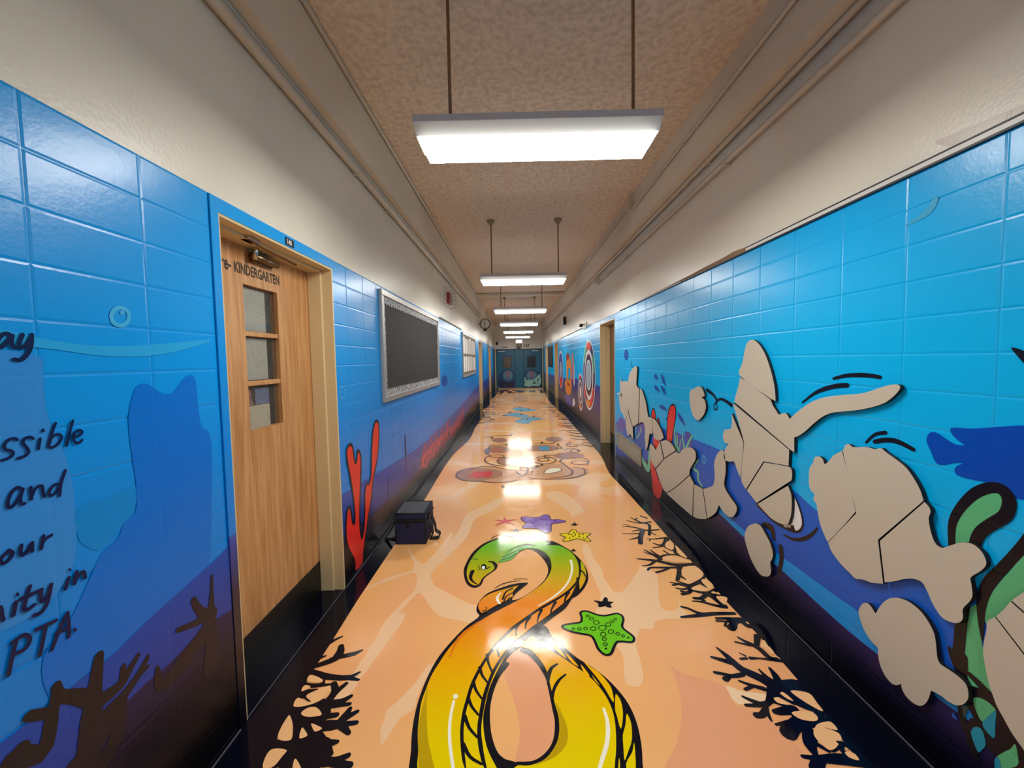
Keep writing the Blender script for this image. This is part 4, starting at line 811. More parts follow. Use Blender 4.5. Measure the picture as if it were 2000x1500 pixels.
('S','letter',6,((0.0066,0.0066,),0),[8873,13617,8832,13664,8729,13657,8635,13534,8657,13433,8741,13394,8779,13307,8701,13230,8572,13207]),
('S','letter',6,((0.0066,0.0066,),0),[9171,13584,9119,13635,9025,13625,8973,13536,9040,13382,9064,13277,8981,13198,8859,13180]),
('S','letter',6,((0.0066,0.0066,),0),[9306,13556,9257,13311]),
('S','letter',6,((0.0066,0.0066,),0),[9649,13887,9566,13681,9457,13327]),
('S','letter',6,((0.0066,0.0066,),0),[9457,13327,9557,13557,9699,13592,9755,13495,9665,13343,9522,13281,9466,13335]),
('S','letter',6,((0.0066,0.0066,),0),[10030,13890,9934,13568,9848,13259]),
('S','letter',6,((0.0066,0.0066,),0),[10019,13441,10175,13477,10229,13556,10164,13612,10065,13564,10017,13420,10047,13303,10141,13271,10214,13334]),
('P','letter',6,3,[9412,13741,9399,13708,9373,13699,9348,13718,9340,13754,9353,13787,9379,13797,9404,13778]),
('S','letter',6,((0.0069,0.0069,),0),[8869,12440,8796,12506,8665,12369,8605,12149,8660,12067,8809,12235,8900,12429]),
('S','letter',6,((0.0069,0.0069,),0),[8900,12429,8839,12224,8855,12073,8909,12074]),
('S','letter',6,((0.0069,0.0069,),0),[9045,12422,9041,12128]),
('S','letter',6,((0.0069,0.0069,),0),[9033,12153,9140,12369,9260,12392,9274,12237,9292,12101]),
('S','letter',6,((0.0069,0.0069,),0),[9646,12309,9520,12328,9403,12192,9413,12079,9523,12106,9666,12325]),
('S','letter',6,((0.0069,0.0069,),0),[9780,12627,9666,12325,9608,12009]),
('S','letter',6,((0.0081,0.0081,),0),[8563,11057,8473,11043,8393,10925,8461,10849,8569,10912,8620,11007,8551,11104]),
('S','letter',6,((0.0081,0.0081,),0),[8782,11111,8758,10895,8845,10871,8970,11060]),
('S','letter',6,((0.0081,0.0081,),0),[8981,11076,8974,10867]),
('S','letter',6,((0.0081,0.0081,),0),[9211,11138,9146,10844]),
('S','letter',6,((0.0081,0.0081,),0),[9151,10907,9238,11038,9372,11084]),
('S','letter',6,((0.0093,0.0093,),0),[8243,9942,8315,9734,8357,9576]),
('S','letter',6,((0.0093,0.0093,),0),[8169,9676,8240,9904,8325,9887,8337,9638]),
('S','letter',6,((0.0093,0.0093,),0),[8595,9832,8534,9563]),
('S','letter',6,((0.0093,0.0093,),0),[8871,10055,8730,9617,8772,9526,8920,9555]),
('S','letter',6,((0.0093,0.0093,),0),[8683,9857,9089,9835]),
('S','letter',6,((0.0093,0.0093,),0),[9069,9783,9070,9543,9176,9584,9282,9850]),
('S','letter',6,((0.0093,0.0093,),0),[9282,9850,9165,9416,9035,9283,8903,9309]),
('S','letter',6,((0.0093,0.0093,),0),[9666,9803,9573,9560]),
('S','letter',6,((0.0093,0.0093,),0),[9846,9862,9779,9574]),
('S','letter',6,((0.0093,0.0093,),0),[9789,9614,9899,9761,10001,9774,10030,9590]),
('S','letter',6,((0.0093,0.0093,),0),[8546,8955,8448,8618,8364,8256]),
('S','letter',6,((0.0093,0.0093,),0),[8470,8951,8687,8975,8787,8794,8696,8630,8496,8662]),
('S','letter',6,((0.0093,0.0093,),0),[8912,8937,9324,8884]),
('S','letter',6,((0.0093,0.0093,),0),[9113,8901,9021,8552,8950,8257]),
('S','letter',6,((0.0093,0.0093,),0),[9568,8921,9378,8598,9190,8222]),
('S','letter',6,((0.0093,0.0093,),0),[9568,8921,9578,8498,9563,8278]),
('S','letter',6,((0.0093,0.0093,),0),[9303,8562,9560,8512]),
('P','letter',6,3,[8666,9980,8655,9952,8633,9951,8613,9979,8607,10018,8618,10046,8640,10047,8660,10020]),
('P','letter',6,3,[9746,8330,9731,8301,9701,8306,9673,8343,9663,8390,9678,8419,9708,8414,9736,8377]),
('P','letter',6,3,[9728,9984,9718,9960,9696,9961,9676,9984,9669,10017,9679,10041,9701,10041,9722,10017])]),
('whale_mouth_print','L','pale teal curved stripe of a printed sea creature',[('P','teal1',2,3,[8596,16192,9068,16148,9730,15999,10503,15920,11415,15915,12507,16009,13830,16172,14806,16284,14914,16276,14800,16205,13452,15824,12481,15651,11647,15601,10698,15641,9897,15755,9370,15814,8575,15884])]),
('eye_print','L',None,[('S','teal2',2,((0.012,0.012,),1),[11753,16829,11718,16709,11637,16607,11527,16545,11411,16535,11312,16577,11249,16661,11232,16771,11265,16887,11341,16987,11447,17052,11563,17067,11666,17029,11735,16944]),
('P','teal2',2,3,[11627,16934,11602,16880,11551,16853,11502,16868,11485,16916,11509,16970,11561,16997,11609,16982])]),
('sheen_water_print','L',None,[('P','sheenwater',1,3,[8444,15576,9463,15584,9491,15072,9515,14123,9676,13570,9882,12711,9959,11534,9932,10846,9826,10153,9484,9615,8936,9308,8050,9526]),  # paler fill paints in the wall's glossy sheen; its curved edge is print
('P','tealdeep',1,3,[9998,11518,10823,11545,11576,11595,11466,10778,11041,10538,10544,10164,10285,10246,9982,10682])]),
('fish_silhouette_print','L','deep blue fish tail silhouette on the left wall',[('P','deepblue',2,3,[11726,14495,11904,14721,12127,14745,12350,14636,12576,14450,12786,14358,13078,14379,13367,14655,13666,14912,13886,14946,14025,14802,14068,14357,14117,13460,14199,12996,14501,12745,14592,12195,14491,10618,14233,8045,13957,7595,12509,7397,10802,7090,9568,6920,9123,6955,9028,8151,9691,8744,10488,9995,10973,10259,11145,10597,11521,10810,11602,11586,11553,12403,11505,13207,11523,13834])]),
('coral_print','L','brown black coral print at the foot of the left wall',[('S','coralbrown',5,((0.078,0.0702,0.0468,0.0273,),0),[9424,4227,9830,4835,9932,5715,10037,6306,10217,7218]),
('S','coralbrown',5,((0.0468,0.0312,0.0234,),0),[10082,6017,9661,6553,9266,6937,9220,7229]),
('S','coralbrown',5,((0.0312,0.0273,0.0234,),0),[9233,6990,9088,6696,8651,6986]),
('S','coralbrown',5,((0.0312,0.0351,0.039,0.039,),0),[9109,6744,9000,6176,8838,5812,8442,6220,8293,6277]),
('S','coralbrown',5,((0.039,0.0273,0.0156,),0),[10164,5941,10722,5948,11041,6207,11275,6396]),
('S','coralbrown',5,((0.0234,0.0156,),0),[10772,5957,10833,6407]),
('S','coralbrown',5,((0.039,0.0273,0.0156,),0),[10310,5449,10844,5574,11221,5783,11572,6102]),
('S','coralbrown',5,((0.0234,0.0117,),0),[11221,5783,11562,5800]),
('S','coralbrown',5,((0.039,0.0468,0.039,),0),[10628,5299,10186,4962,9424,4799,9075,4640]),
('S','coralbrown',5,((0.039,0.0468,0.0624,),0),[10691,5503,10594,4807,10323,4306,9703,4192]),
('S','coralbrown',5,((0.039,0.0468,),0),[8449,6319,8394,5956,8165,6130])]),
('coral_print','L','brown coral branches printed beside the classroom door',[('S','coralbrown',5,((0.039,0.0156,0.0117,),0),[14065,5791,14184,6726,14221,7211]),
('S','coralbrown',5,((0.0156,0.0094,),0),[14184,6726,14221,7211]),
('S','coralbrown',5,((0.039,0.0312,0.0234,),0),[14117,5823,13690,6114,13454,6533,13350,6825]),
('S','coralbrown',5,((0.039,0.0234,0.0172,),0),[13988,5844,13301,5964,12653,6200]),
('S','coralbrown',5,((0.014,0.0234,),0),[14170,6533,14122,5888]),
('S','coralbrown',5,((0.0546,0.0702,0.0468,0.0156,),0),[14112,5759,13788,5318,12661,4918,11924,4888,11848,5505]),
('S','coralbrown',5,((0.0468,0.078,),0),[14093,5502,13969,3833])]),
('red_coral_print','L','tall red coral print with dark outline right of the classroom door',[('P','coralred',5,3,[26796,216,26750,1036,26020,2149,25640,2950,25558,3994,25818,4887,26077,5238,26407,5057,26702,3898,27007,3766,27064,4376,26942,5685,26515,7482,26203,8586,26223,9285,26705,9529,27156,9272,27420,8160,27649,7939,27867,8362,27982,8762,28235,8701,28531,8192,28409,6911,28072,5056,27892,3165,28133,2065,28597,2630,28856,3867,29084,5358,29470,5794,29896,5654,30332,6097,30639,7654,31023,9336,31593,10246,32097,10346,32473,10038,32476,9048,31960,7316,30821,5708,30212,4262,29330,2875,28727,1670,28379,943,28167,162]),
('S','ink',6,((0.022,0.022,),1),[26796,216,26750,1036,26020,2149,25640,2950,25558,3994,25818,4887,26077,5238,26407,5057,26702,3898,27007,3766,27064,4376,26942,5685,26515,7482,26203,8586,26223,9285,26705,9529,27156,9272,27420,8160,27649,7939,27867,8362,27982,8762,28235,8701,28531,8192,28409,6911,28072,5056,27892,3165,28133,2065,28597,2630,28856,3867,29084,5358,29470,5794,29896,5654,30332,6097,30639,7654,31023,9336,31593,10246,32097,10346,32473,10038,32476,9048,31960,7316,30821,5708,30212,4262,29330,2875,28727,1670,28379,943,28167,162])]),
('red_coral_print','L','patch of thin red coral strokes low on the left wall',[('S','coralred2',5,((0.05,0.04,0.02,),0),[46345,2277,47291,3053,47460,4055]),
('S','coralred2',5,((0.04,0.02,),0),[46443,3071,47517,3308]),
('S','coralred2',5,((0.05,0.04,0.02,),0),[47062,2209,47481,2937,48070,3636]),
('S','coralred2',5,((0.04,0.02,),0),[47142,2859,48243,2993]),
('S','coralred2',5,((0.05,0.04,0.02,),0),[47778,1967,47402,3607,49163,4751]),
('S','coralred2',5,((0.04,0.02,),0),[47928,3165,49087,3660]),
('S','coralred2',5,((0.05,0.04,0.02,),0),[48531,1826,48483,3352,49420,4654]),
('S','coralred2',5,((0.04,0.02,),0),[48680,3000,49729,3505]),
('S','coralred2',5,((0.05,0.04,0.02,),0),[49317,1754,49773,2670,50524,3532]),
('S','coralred2',5,((0.04,0.02,),0),[49419,2554,51076,2655]),
('S','coralred2',5,((0.05,0.04,0.02,),0),[50171,2006,49905,3571,52149,4591]),
('S','coralred2',5,((0.04,0.02,),0),[50321,3171,51623,3623]),
('S','coralred2',5,((0.05,0.04,0.02,),0),[51023,2028,50989,3132,52439,3905]),
('S','coralred2',5,((0.04,0.02,),0),[51133,2878,52667,3065]),
('S','coralred2',5,((0.05,0.04,0.02,),0),[51914,2129,52443,3540,52385,5094]),
('S','coralred2',5,((0.04,0.02,),0),[52070,3318,53396,3795]),
('S','coralred2',5,((0.05,0.04,0.02,),0),[52808,2025,53923,3503,54518,5147]),
('S','coralred2',5,((0.04,0.02,),0),[52986,3366,54034,4007]),
('S','coralred2',5,((0.05,0.04,0.02,),0),[53709,1735,54196,2847,55732,3757]),
('S','coralred2',5,((0.04,0.02,),0),[53836,2686,55791,2856]),
('S','coralred2',5,((0.05,0.04,0.02,),0),[54709,1938,54912,3649,56141,5180]),
('S','coralred2',5,((0.04,0.02,),0),[54894,3301,57304,3684]),
('S','coralred2',5,((0.05,0.04,0.02,),0),[55745,2138,56765,3023,56207,4261]),
('S','coralred2',5,((0.04,0.02,),0),[55863,2999,58286,3036]),
('S','coralred2',5,((0.05,0.04,0.02,),0),[56729,1687,56665,2970,59175,3737]),
('S','coralred2',5,((0.04,0.02,),0),[56865,2672,59513,2740]),
('S','coralred2',5,((0.05,0.04,0.02,),0),[57874,2119,58379,3348,59616,4461]),
('S','coralred2',5,((0.04,0.02,),0),[58019,3155,59770,3471]),
('S','coralred2',5,((0.05,0.04,0.02,),0),[58995,2075,60134,3314,59594,4903]),
('S','coralred2',5,((0.04,0.02,),0),[59157,3217,60806,3631]),
('S','coralred2',5,((0.05,0.04,0.02,),0),[60076,1448,60935,2989,60631,4780]),
('S','coralred2',5,((0.04,0.02,),0),[60268,2782,62915,3122]),
('S','coralred2',5,((0.05,0.04,0.02,),0),[61265,1255,62281,3026,61974,5077]),
('S','coralred2',5,((0.04,0.02,),0),[61488,2789,64498,3204]),
('S','coralred2',5,((0.05,0.04,0.02,),0),[62627,1905,64279,3179,65426,4617]),
('S','coralred2',5,((0.04,0.02,),0),[62809,3142,64479,3632]),
('S','coralred2',5,((0.05,0.04,0.02,),0),[63931,1794,63559,3793,66580,5240]),
('S','coralred2',5,((0.04,0.02,),0),[64155,3296,66505,3852]),
('S','coralred2',5,((0.05,0.04,0.02,),0),[65319,1877,64592,3615,66167,4946]),
('S','coralred2',5,((0.04,0.02,),0),[65508,3125,67853,3514]),
('S','coralred2',5,((0.05,0.04,0.02,),0),[66762,1921,67407,2745,69813,3278]),
('S','coralred2',5,((0.04,0.02,),0),[66874,2657,70430,2473]),
('S','coralred2',5,((0.05,0.04,0.02,),0),[68245,1815,68205,3238,71004,4204]),
('S','coralred2',5,((0.04,0.02,),0),[68416,2916,71221,3139]),
('S','coralred2',5,((0.05,0.04,0.02,),0),[69674,940,68827,2464,72932,3112]),
('S','coralred2',5,((0.04,0.02,),0),[69841,1999,71913,2302]),
('S','coralred2',5,((0.05,0.04,0.02,),0),[71353,1196,73302,2397,74191,3845]),
('S','coralred2',5,((0.04,0.02,),0),[71546,2400,74974,2586]),
('S','coralred2',5,((0.05,0.04,0.02,),0),[73124,1529,72886,3201,77029,4216]),
('S','coralred2',5,((0.04,0.02,),0),[73331,2799,76644,3079]),
('S','coralred2',5,((0.05,0.04,0.02,),0),[74940,1615,75037,2845,78823,3516]),
('S','coralred2',5,((0.04,0.02,),0),[75100,2585,77557,2807]),
('S','coralred2',5,((0.05,0.04,0.02,),0),[76711,903,75838,2867,80618,3977]),
('S','coralred2',5,((0.04,0.02,),0),[76949,2317,79311,2852]),
('S','coralred2',5,((0.05,0.04,0.02,),0),[78801,1510,78459,3332,84042,4347]),
('S','coralred2',5,((0.04,0.02,),0),[79037,2887,82773,3219]),
('S','coralred2',5,((0.05,0.04,0.02,),0),[80841,1211,79669,3462,85567,4761]),
('S','coralred2',5,((0.04,0.02,),0),[81123,2827,83636,3506]),
('S','coralred2',5,((0.05,0.04,0.02,),0),[83070,1351,84738,3440,85144,5760]),
('S','coralred2',5,((0.04,0.02,),0),[83393,3165,86287,3943])]),
('stain_print','L',None,[('S','stain',5,((0.03,0.05,0.02,),0),[40207,7515,40211,5208,40197,3667]),
('S','stain',5,((0.015,0.015,),0),[34347,4723,34221,2775]),
('S','stain',5,((0.02,0.01,),0),[43205,3780,43097,1818])]),
('bubble_print','L',None,[('P','bubble',2,3,[66205,11833,65849,11432,64993,11151,63836,11047,62628,11131,61602,11378,60939,11735,60746,12136,61050,12509,61805,12789,62888,12920,64105,12870,65215,12639,65975,12268])]),
('bubble_print','L',None,[('S','teal2',2,((0.008,0.008,),1),[26312,13231,26217,13011,26010,12890,25774,12914,25598,13070,25547,13297,25638,13513,25839,13636,26076,13619,26258,13464])]),
('sand_band_print','L','purple seabed band fading to black along the left wall',[('G','sandL',3,(0,-3.5,20.85),[-36000,5500,3000,6000,8154,6840,8609,6834,9568,6920,10506,6960,11886,7285,13198,7521,14815,7812,15478,7980,25199,6465,30391,6079,39953,5274,50542,4887,67267,5216,86222,5905,120000,7500,209000,8000])]),
('dark_seabed_print','L','brown black slope at the foot of the left wall',[('G','blackL',4,(0,-3.5,20.85),[-36000,2000,5000,2200,9645,4550,10018,5084,10773,5267,11747,5331,12358,5289,13644,5490,15270,5258,25253,3536,30100,3132,35423,2604,43016,2175,50181,2083,75056,2317,99593,2914,209000,3500])]),
('sand_band_print','R','royal blue seabed band along the right wall',[('G','sandR',1,(0,-3.5,5.85),[-35000,7500,8000,7800,11304,7537,13358,7470,15079,7222,17048,7257,19227,7370,20971,7880,25667,8056,28313,8295,33219,8202,38924,7972,46982,7329,54950,5649])]),
('light_band_print','R','thin bright blue diagonal stripe low on the right wall',[('G','lightband',2,([-5000,3000,9000,3000,15493,2595,15854,2544,17717,2554,21562,2899,25434,3119,28796,3450,31302,3817],-0.5,3.15),[-5000,3600,9000,3600,15704,3500,16802,3775,17755,3733,21584,3701,25445,3608,28366,3898,31306,4074])]),
('dark_seabed_print','R','navy black slope at the foot of the right wall',[('G','blackR',2,(0,-3.5,5.85),[-35000,2900,9000,3000,15493,2595,15854,2544,17717,2554,21562,2899,25434,3119,28796,3450,34150,2933,41460,3797,47323,2599,57260,699])]),
('sand_band_print','R','violet seabed band fading to black on the far right wall',[('G','sandL',2,(0,6.92,20.85),[69000,10200,90000,10500,110000,9500,140000,9000,209000,8000])]),
('fish_silhouette_print','R','large dark blue fish silhouette on the right wall',[('P','royal',2,3,[14093,12359,13872,12401,13536,12229,13249,12111,13008,12147,13162,12237,13385,12440,13425,12649,12798,12744,12001,12952,11524,13067,10289,13156,10043,11577,11435,10842,11672,10849,11925,11002,12252,11090,12732,11038,13178,11057,13261,11212,13190,11376,13014,11513,13270,11461,13582,11303,13830,11290,14051,11705,14204,12051])]),
('fin_tip_print','R',None,[('P','ink',2,3,[11900,15396,11731,15360,11495,15218,10941,14850,10714,14218,11240,14400,11598,14930,11784,15192])]),
('seaweed_print','R','green seaweed print with thick black outline at the right',[('P','seagreen',3,3,[13231,8520,13256,9182,13176,9606,12940,10140,12644,10571,12275,10856,12018,10945,11859,10826,11792,10578,11873,10199,12115,9844,12388,9464,12522,9085,12577,8818]),
('S','ink',4,((0.022,0.034,0.036,0.034,),0),[13231,8520,13256,9182,13176,9606,12940,10140,12645,10597,12318,10893,12020,10994,11822,10864,11748,10595,11834,10190,12095,9852,12388,9464,12524,9137,12577,8818]),
('P','seagreen',3,3,[11208,9526,11603,8638,11885,8024,12066,7553,12178,7063,12180,6481,11721,6808,11115,8054]),
('P','ink',4,3,[11202,10239,11394,9795,11593,9334,12020,8457,12325,7840,12450,7205,12411,6533,12256,5815,12217,6349,12196,6893,12085,7515,11886,8049,11604,8663,11178,9636]),
('P','seagreen',3,3,[12725,6464,12457,6933,12400,6481,12307,6017,12246,5697,12164,5234,12082,4736,11942,4374,12185,4114,12507,3885,12687,4086,12663,4827,12825,4481,12859,5096,12822,5805]),
('S','ink',5,((0.02,0.035,0.035,0.03,),0),[12706,6853,12776,6429,12846,5958,12883,5077,12896,4465,12689,4127,12508,3906]),
('S','ink',5,((0.014,0.03,),0),[13156,4864,13008,4547,12838,4342]),
('S','ink',5,((0.02,0.03,),0),[12719,4930,12721,4525,12760,4151]),
('S','ink',5,((0.018,0.03,),0),[12528,4434,12292,4348,12030,4215]),
('S','ink',5,((0.03,0.03,0.04,0.05,0.05,),0),[12607,3816,12184,4075,11962,4075,11739,3845,11494,3614,11258,3391,10977,3161]),
('S','ink',5,((0.05,0.04,0.07,0.1,),0),[12603,3693,12387,3388,12148,3162,11948,2913,11581,2856]),
('S','ink',5,((0.03,0.03,),0),[12335,2894,12446,2275,12293,1803]),
('S','ink',5,((0.03,0.05,),0),[11262,3502,11128,2881,10951,2511]),
('S','ink',5,((0.02,0.03,),0),[12758,3165,12669,2691,12519,2412]),
('P','ink',5,3,[11799,3828,11285,3363,11359,3092,11574,2666,11741,2363,12027,2504,11823,2881,11784,3443]),
('P','seagreen',6,3,[12406,3705,12210,3907,12004,3955,11806,3861,12058,3313,12148,3162,12285,3319]),
('P','tealpatch',6,3,[11806,3853,11807,3419,11818,2918,12012,2950,12129,3078,12030,3402]),
('P','tealpatch',6,3,[12387,2674,12267,2857,12138,2884,12050,2686,12025,2465,12112,2208,12203,2035,12326,2231,12419,2472]),
('P','seagreen',6,3,[11763,2280,11575,2704,11412,2996,11309,3261,11243,3023,11217,2705,11388,2397,11728,2016]),
('P','tealpatch',7,3,[11763,2280,11683,2427,11612,2145,11743,1999]),
('P','dullgreen',6,0,[12729,3149,12519,3305,12621,2802]),
('P','royal2',6,0,[12957,2723,12798,2529,12993,2504])]),
('plaster_patch','R',None,[('P','patch',0,3,[14323,22803,13773,22775,13250,22723,12506,22641,11901,22576,11253,22545,11238,22192,11887,22231,12486,22136,13090,22224,13679,22314])]),
('motion_line_print','R','black motion strokes above the plywood cutouts',[('S','ink',3,((0.014,0.02,0.016,),0),[18409,14131,17763,14294,17030,14357,16485,14348,16085,14305]),
('S','ink',3,((0.01,0.022,0.022,),0),[20362,12767,19597,13306,18884,13616,18139,13807,17657,13860]),
('S','ink',3,((0.01,0.016,),0),[16621,11451,16395,11716,16142,11920,15771,12040]),
('S','ink',3,((0.018,0.02,0.016,),0),[16226,11567,15760,11739,15345,11786,15003,11717,14647,11603]),
('S','ink',3,((0.01,0.022,0.012,),0),[21556,5051,20769,5151,19947,5607,19380,6178,19183,6491]),
('S','ink',3,((0.04,0.03,),0),[21774,4179,21698,3548,21919,2544]),
('S','ink',3,((0.03,0.05,0.03,),0),[23317,4891,22593,4942,22379,4458]),
('S','ink',3,((0.03,0.02,),0),[30500,12643,29547,12349,28980,11988]),
('S','ink',3,((0.012,0.012,0.03,),0),[28979,11936,29430,11520,29283,11223,28929,11373,29094,11768,28557,12104,27813,12061,27017,11828]),
('S','ink',3,((0.012,0.02,),0),[50582,14781,49976,13919])]),
('tooth_print','R','white teardrop with black outline behind the finned cutout',[('P','ink',3,3,[21412,8130,20952,7717,20490,7328,20163,6753,20068,6289,20259,5836,20673,5567,21222,5453,22044,5379,23071,5551,24126,5906,22470,7356]),
('P','white',4,3,[21236,7943,20896,7657,20561,7223,20285,6703,20200,6270,20365,5922,20624,5725,21060,5690,21570,5546,21486,6703]),
('P','ink',5,0,[21064,5811,20792,5947,20656,5711,20891,5580]),
('P','ink',5,0,[21061,7679,20824,7042,20905,6849])]),
('red_coral_print','R','red coral fingers behind the small plywood cutouts',[('P','coralred',3,3,[38552,6878,38466,8451,38239,9675,37797,10360,37231,10675,36679,10650,36441,10303,36485,9470,36928,8333,37381,6932]),
('S','ink',4,((0.016,0.016,),1),[38552,6878,38466,8451,38239,9675,37797,10360,37231,10675,36679,10650,36441,10303,36485,9470,36928,8333,37381,6932]),
('P','coralred',3,3,[42979,8476,42858,9202,42442,9626,42009,9491,41673,8547]),
('S','ink',4,((0.016,0.016,),1),[42979,8476,42858,9202,42442,9626,42009,9491,41673,8547]),
('P','coralred',3,3,[41368,8124,40982,8782,40666,8662,40529,8013]),
('S','ink',4,((0.016,0.016,),1),[41368,8124,40982,8782,40666,8662,40529,8013]),
('P','coralred',3,2,[42428,6320,40340,6372,41515,5255,42133,5548]),
('P','coralred',3,2,[43265,3777,41766,2877,40754,2132,39676,1676,40545,164,42169,-16,42732,1581])]),
('small_fish_print','R','shoal of small blue fish silhouettes',[('P','royalfish',2,2,[42029,13454,41226,13333,41259,13146,40986,13075,41166,12814,41534,12947,41920,12979,42075,13194]),
('P','royalfish',2,2,[40172,13565,39249,13154,39090,12686,38845,12621,39006,12372,39337,12494,39876,12814,40214,13317]),
('P','royalfish',2,2,[42023,12252,40992,12106,40799,11873,40532,11811,40707,11547,41068,11667,41678,11732,42069,11990]),
('P','royalfish',2,2,[40120,12337,39168,12076,38980,11735,38736,11676,38896,11423,39225,11537,39794,11719,40162,12087]),
('P','royalfish',2,2,[40477,10277,39225,10239,38762,10081,38520,10032,38679,9773,39005,9873,39854,9850,40520,10022]),
('P','royalfish',2,2,[35961,10069,34947,9756,34559,9336,34365,9297,34490,9062,34751,9146,35445,9402,35993,9842]),
('P','royalfish',2,2,[38876,9104,38304,9207,38453,9169,38214,9126,38370,8864,38692,8956,38904,8810,38915,8857]),
('P','royalfish',2,3,[51698,15653,51799,15337,52080,15082,52490,14939,52951,14938,53372,15084,53667,15348,53770,15678,53661,16006,53363,16262,52940,16397,52479,16385,52072,16233,51795,15972])]),
('reef_print','R','pale green and violet reef print above the wall vent',[('P','violet',2,3,[58109,4718,56320,6435,54655,6746,53017,6173,52908,5533,54674,4762,57216,4283]),
('P','violet',2,3,[47318,7127,46138,7535,45235,7289,45234,6446,46721,5532,47625,5793]),
('P','violet',2,3,[36379,8056,35506,8151,34834,7992,34984,6798,35657,6491,36367,6926]),
('P','violet',2,3,[34515,8486,33884,8642,33272,8585,32962,7688,33710,7310]),
('P','royalfish',2,3,[48565,5206,45569,6193,45288,4930,46722,3635,48890,4022]),
('S','palegreen',3,((0.035,0.03,0.015,),0),[58050,2256,57941,3706,57492,5205]),
('S','palegreen',3,((0.035,0.03,0.015,),0),[57620,2275,57542,3111,57836,3872]),
('S','palegreen',3,((0.035,0.03,0.015,),0),[57196,2294,57274,3160,56994,4096]),
('S','palegreen',3,((0.035,0.03,0.015,),0),[56778,2313,56827,3259,57333,4118]),
('S','palegreen',3,((0.035,0.03,0.015,),0),[56366,2331,56276,3638,55870,4995]),
('S','palegreen',3,((0.035,0.03,0.015,),0),[55960,2350,55771,3391,55912,4360]),
('S','palegreen',3,((0.035,0.03,0.015,),0),[55560,2368,55512,3483,55179,4647]),
('S','palegreen',3,((0.035,0.03,0.015,),0),[55166,2385,55357,3306,55848,4174]),
('S','palegreen',3,((0.035,0.03,0.015,),0),[54777,2403,54995,3179,54198,4164]),
('S','palegreen',3,((0.035,0.03,0.015,),0),[54394,2420,54259,3455,55105,4292]),
('S','palegreen',3,((0.035,0.03,0.015,),0),[54015,2437,53822,3471,53829,4456]),
('S','palegreen',3,((0.035,0.03,0.015,),0),[53642,2454,53651,3410,54194,4257]),
('S','palegreen',3,((0.035,0.03,0.015,),0),[53274,2470,53426,3205,53436,3973]),
('S','palegreen',3,((0.035,0.03,0.015,),0),[52911,2486,52732,3443,53377,4223]),
('S','palegreen',3,((0.035,0.03,0.015,),0),[52553,2503,52648,3306,53002,4056]),
('S','palegreen',3,((0.035,0.03,0.015,),0),[52200,2518,52312,3333,52213,4195]),
('S','palegreen',3,((0.035,0.03,0.015,),0),[51851,2534,51662,3247,52015,3837]),
('S','palegreen',3,((0.035,0.03,0.015,),0),[51507,2550,51419,3817,51269,5089]),
('S','palegreen',3,((0.035,0.03,0.015,),0),[51168,2565,50974,3551,51650,4347]),
('S','palegreen',3,((0.035,0.03,0.015,),0),[50833,2580,50915,3622,50603,4746]),
('S','palegreen',3,((0.035,0.03,0.015,),0),[50502,2595,50637,3657,50866,4703]),
('S','palegreen',3,((0.035,0.03,0.015,),0),[50175,2609,50283,3228,50693,3780]),
('S','palegreen',3,((0.035,0.03,0.015,),0),[49853,2624,49658,3543,50011,4336]),
('S','palegreen',3,((0.035,0.03,0.015,),0),[49534,2638,49544,3449,49790,4208]),
('S','palegreen',3,((0.035,0.03,0.015,),0),[49220,2652,49131,3740,49614,4702]),
('S','palegreen',3,((0.035,0.03,0.015,),0),[48910,2666,48841,3442,48397,4298]),
('S','palegreen',3,((0.03,0.08,0.08,0.05,),0),[48250,3965,46722,3245,44734,2439,43801,2519,43623,3756,43549,4865]),
('S','palegreen',3,((0.03,0.03,),0),[48406,5138,48563,6215,48245,6672]),
('S','palegreen',3,((0.025,0.025,),0),[47935,5235,46721,6259,46428,6796]),
('S','palegreen',3,((0.06,0.035,0.02,),0),[35744,6470,36367,6926,36650,8004,36746,8518]),
('S','palegreen',3,((0.025,0.025,),0),[36013,7080,36111,7883]),
('S','palegreen',3,((0.04,0.02,),0),[34495,6986,34830,7704,34920,8265]),
('S','palegreen',3,((0.04,0.02,),0),[34176,7061,33564,7832,32974,8506]),
('S','palegreen',3,((0.02,0.02,),0),[35490,6827,35329,7598]),
('P','darkrock',2,3,[47940,2336,46137,2911,44733,2252,43156,1980,41449,1801,40532,1754,47942,930]),
('S','palegreen',3,((0.02,0.03,0.02,),0),[31882,6632,32731,5694,31865,5594,31855,5016,31142,4673]),
('S','teal2',3,((0.012,0.012,),1),[30574,7034,30630,6849,30784,6702,30978,6649,31139,6712,31203,6868,31145,7056,30988,7203,30794,7252,30636,7187])]),
('ray_print','R',None,[('S','ray',2,((0.004,0.03,0.02,),0),[15252,20196,14711,20325,14341,20524,14220,20753])]),
('ring_print','R','large printed life ring with coloured segments on the far right wall',[('P','offwhite',3,2,[86528,11850,86125,14348,84968,16545,83193,18176,81017,19044,78701,19044,76525,18176,74751,16545,73593,14348,73190,11850,73593,9352,74751,7155,76525,5524,78701,4656,81017,4656,83193,5524,84968,7155,86125,9352]),
('P','inkblue',4,2,[86128,11850,85750,14198,84661,16263,82993,17796,80948,18612,78771,18612,76725,17796,75057,16263,73969,14198,73591,11850,73969,9501,75057,7436,76725,5903,78771,5088,80948,5088,82993,5903,84661,7436,85750,9501]),
('P','offwhite',5,2,[84660,11850,84371,13649,83537,15230,82260,16405,80693,17029,79025,17029,77458,16405,76181,15230,75347,13649,75058,11850,75347,10051,76181,8469,77458,7295,79025,6670,80693,6670,82260,7295,83537,8469,84371,10051]),
